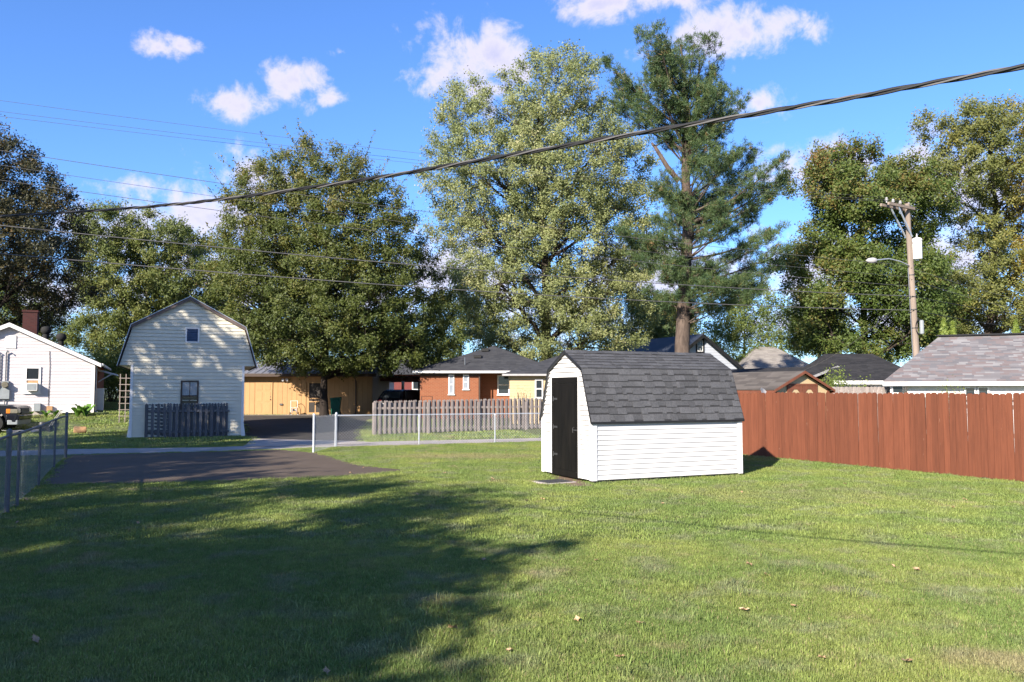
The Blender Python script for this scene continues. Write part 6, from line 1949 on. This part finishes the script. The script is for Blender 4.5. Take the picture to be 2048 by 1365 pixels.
def scatter(name, pts, scl, tuft, label, seed):
    """one mesh holding the tuft and the points it is set on"""
    rs = np.random.RandomState(seed)
    tv, tf, tone = tuft; nt = len(tv)
    me = bpy.data.meshes.new(name)
    me.from_pydata(np.concatenate([tv, pts]).tolist(), [], tf)
    at = me.attributes.new('tone', 'FLOAT', 'FACE'); at.data.foreach_set('value', tone.astype(np.float32))
    a = me.attributes.new('scl', 'FLOAT', 'POINT'); a.data.foreach_set('value', np.concatenate([np.zeros(nt), scl]).astype(np.float32))
    r = me.attributes.new('rot', 'FLOAT', 'POINT'); r.data.foreach_set('value', rs.uniform(0, 2 * PI, len(pts) + nt).astype(np.float32))
    me.materials.append(M['grass'])
    o = bpy.data.objects.new(name, me); COL.objects.link(o); tag(o, label, 'grass', kind='stuff')
    ng = bpy.data.node_groups.new(name, 'GeometryNodeTree')
    ng.interface.new_socket('Geometry', in_out='INPUT', socket_type='NodeSocketGeometry'); ng.interface.new_socket('Geometry', in_out='OUTPUT', socket_type='NodeSocketGeometry')
    N, L = ng.nodes, ng.links
    gi, go = N.new('NodeGroupInput'), N.new('NodeGroupOutput')
    A = N.new('GeometryNodeInputNamedAttribute'); A.data_type = 'FLOAT'; A.inputs['Name'].default_value = 'scl'
    B = N.new('GeometryNodeInputNamedAttribute'); B.data_type = 'FLOAT'; B.inputs['Name'].default_value = 'rot'
    gt = N.new('FunctionNodeCompare'); gt.data_type = 'FLOAT'; gt.operation = 'GREATER_THAN'; L.new(A.outputs['Attribute'], gt.inputs[0]); gt.inputs[1].default_value = 0.01
    sp = N.new('GeometryNodeSeparateGeometry'); sp.domain = 'POINT'; L.new(gi.outputs[0], sp.inputs['Geometry']); L.new(gt.outputs[0], sp.inputs['Selection'])
    ip = N.new('GeometryNodeInstanceOnPoints')
    cx = N.new('ShaderNodeCombineXYZ'); L.new(B.outputs['Attribute'], cx.inputs[2])
    L.new(sp.outputs['Selection'], ip.inputs['Points']); L.new(sp.outputs['Inverted'], ip.inputs['Instance'])
    L.new(cx.outputs[0], ip.inputs['Rotation']); L.new(A.outputs['Attribute'], ip.inputs['Scale']); L.new(ip.outputs[0], go.inputs[0])
    md = o.modifiers.new('scatter', 'NODES'); md.node_group = ng
    return o


def in_poly(x, y, poly):
    ins = np.zeros(len(x), bool); n = len(poly)
    for i in range(n):
        x0, y0 = poly[i][0], poly[i][1]; x1, y1 = poly[(i + 1) % n][0], poly[(i + 1) % n][1]
        c = ((y0 > y) != (y1 > y)) & (x < (x1 - x0) * (y - y0) / (y1 - y0 + 1e-12) + x0); ins ^= c
    return ins


def build_grass():
    rs = np.random.RandomState(77)
    pad = near_edge + far_edge[::-1]
    alley = [NL] + A_NEAR + [NR] + [FR] + A_FAR[::-1] + [FL_]
    c0, rot, Lg, W = SHED
    ux, uy = Vector((math.cos(rot), math.sin(rot), 0)), Vector((-math.sin(rot), math.cos(rot), 0))
    shed = [c0 + ux * .03 + uy * .03, c0 + ux * (Lg - .03) + uy * .03, c0 + ux * (Lg - .03) + uy * (W - .03), c0 + ux * .03 + uy * (W - .03)]
    mat_ = [mg + ux * a * .36 + uy * b * .3 for a, b in ((-1, -1), (1, -1), (1, 1), (-1, 1))]
    drive = [G(485, 897), G(505, 879), G(490, 868), G(484, 850), P(470, 835, 51.0), P(760, 830, 52), P(752, 833, 51.0), G(742, 845), G(720, 862), G(727, 884), G(745, 890)]
    barn0, barn1 = G(259, 877.5), G(485, 873)
    soil_ = [G(1140, 976), G(1184, 973), G(1150, 957), G(1098, 953)]
    barn = [barn0, barn1, barn1 + V * 6.4, barn0 + V * 6.4]

    def field(n, y0, y1, pw=1.0):
        # points in the wedge the camera (and a step aside) sees
        y = y0 + (y1 - y0) * rs.uniform(0, 1, n) ** pw
        half = y * .64 + 2.4
        x = rs.uniform(-1, 1, n) * half
        keep = rs.uniform(0, 1, n) < half / (y1 * .64 + 2.4)
        return x[keep], y[keep]

    def valid(x, y, far=False):
        ok = ~in_poly(x, y, pad) & ~in_poly(x, y, alley) & ~in_poly(x, y, shed) & ~in_poly(x, y, mat_) & ~in_poly(x, y, drive) & ~in_poly(x, y, soil_) & ~in_poly(x, y, barn)
        a, d = RF
        s = (x - a.x) * d.y - (y - a.y) * d.x          # right of the red fence is hidden
        return ok & (s > .03)
    tA = [tuft_object('turf_tuft', 90, .13, .018, .050, .0021, s) for s in (1, 2)]
    tB = tuft_object('turf_tuft', 80, .17, .022, .055, .0042, 3)
    tC = tuft_object('turf_tuft', 60, .30, .03, .08, .011, 4)
    tall = tuft_object('turf_tuft', 22, .085, .06, .135, .0026, 5, lean=.7)
    x, y = field(33000, 4.0, 10.5); k = valid(x, y); x, y = x[k], y[k]
    h = len(x) // 2
    for i, (xx, yy) in enumerate(((x[:h], y[:h]), (x[h:], y[h:]))):
        scatter('turf', np.stack([xx, yy, 0 * xx], 1), rs.uniform(.8, 1.25, len(xx)), tA[i], 'short mown grass of the near lawn', 100 + i)
    x, y = field(66000, 10.2, 31.0); k = valid(x, y)
    x, y = x[k], y[k]; scatter('turf', np.stack([x, y, 0 * x], 1), rs.uniform(.8, 1.3, len(x)), tB, 'short mown grass of the lawn towards the alley', 103)
    x, y = field(26000, 24.0, 62.0); k = valid(x, y) & (in_poly(x, y, [A_FAR[0] - U * 30, A_FAR[-1] + U * 30, (60, 90), (-90, 90)]))
    x, y = x[k], y[k]; scatter('turf', np.array([(a, b, zg(a, b)) for a, b in zip(x, y)]), rs.uniform(.8, 1.3, len(x)), tC, 'grass of the neighbour plots beyond the alley', 104)
    # longer tufts in patches
    x, y = field(9000, 4.4, 17.0); k = valid(x, y)
    x, y = x[k], y[k]
    from mathutils import noise
    nz = np.array([noise.noise(Vector((a * .55 + 3, b * .55, 0))) + .4 * noise.noise(Vector((a * 1.7, b * 1.7, 5))) for a, b in zip(x, y)])
    spot = np.zeros(len(x))
    for px, py, rx, ry in ((1560, 1190, 2.2, 1.0), (1180, 1290, 1.0, .8), (1690, 976, 2.6, .9), (1960, 976, 1.8, .8), (760, 1250, 1.6, 1.2)):
        g = G(px, py); spot = np.maximum(spot, np.exp(-(((x - g.x) / rx) ** 2 + ((y - g.y) / ry) ** 2)))
    k = (nz + spot * .9 - .42 + rs.uniform(-.2, .2, len(x))) > 0
    x, y = x[k], y[k]; scatter('long_grass', np.stack([x, y, 0 * x], 1), rs.uniform(.55, 1.15, len(x)), tall, 'longer tufts of grass in patches on the lawn', 105)
    # grass creeping along edges: fence foot, shed foot
    ex = []
    a, d = RF
    for s in np.arange(-6, 14, .1): ex.append((a.x + d.x * s - .09 + rs.normal(0, .03), a.y + d.y * s + rs.normal(0, .03), 0))
    for s in np.arange(.1, Lg, .07): q = c0 + ux * s - uy * abs(rs.normal(.02, .03)); ex.append((q.x, q.y, 0))
    for i in range(len(near_edge) - 1):
        for s in np.arange(0, 1, .035): q = near_edge[i].lerp(near_edge[i + 1], s); ex.append((q.x + rs.normal(0, .03), q.y - .03 + rs.normal(0, .04), 0))
    ex = np.array(ex); scatter('long_grass', ex, rs.uniform(.35, .85, len(ex)), tall, 'unmown grass along fence, shed and asphalt edges', 106)


build_grass()

# ------------------------------------------------------------------ fallen leaves


def build_fallen():
    rng = random.Random(4)
    spots = [(967, 1127), (1155, 1249), (1498, 1136), (1484, 989), (1325, 1012), (1018, 1312), (652, 1355), (1534, 1159), (1489, 1230), (1588, 1222), (1644, 1326), (1815, 1335), (1930, 1004),
             (1906, 1020), (1085, 1003), (1053, 1006), (1193, 1128), (1787, 1140), (1832, 1147), (835, 993), (727, 939), (700, 950), (852, 906), (871, 915), (905, 911), (930, 917), (962, 919), (1012, 906),
             (1040, 929), (35, 1051), (70, 1292), (276, 1052), (1602, 975), (1690, 972), (46, 993), (60, 988), (52, 1004), (28, 1016), (905, 1266), (1280, 1258), (890, 950), (1240, 1326), (985, 962), (1120, 905), (780, 930)]
    ms = []
    for s in range(3):
        r = random.Random(s); n = 12; vs = [(0, 0, .004)]
        for i in range(n):
            a = 2 * PI * i / n; q = (1.0 if i % 2 == 0 else .62) * r.uniform(.85, 1.1)
            vs.append((math.cos(a) * q * .055, math.sin(a) * q * .042, .004 + .016 * abs(math.sin(a * 1.5 + s))))
        mb = MB().add(vs, [(0, i + 1, (i + 1) % n + 1) for i in range(n)])
        o = mb.build('tmp', 'dryleaf'); ms.append(o.data); bpy.data.objects.remove(o)
    for px, py in spots:
        g = G(px, py); o = bpy.data.objects.new('fallen_leaf', rng.choice(ms)); COL.objects.link(o)
        o.location = (g.x, g.y, .036 if g.y < 31 else g.z + .03); s = rng.uniform(.6, 1.05); o.scale = (s, s, s * 1.3)
        o.rotation_euler = (rng.uniform(-.35, .35), rng.uniform(-.35, .35), rng.uniform(0, 6.28))
        tag(o, 'small dry tan leaf lying on the lawn', 'leaf', 'fallen leaves on the lawn')


build_fallen()
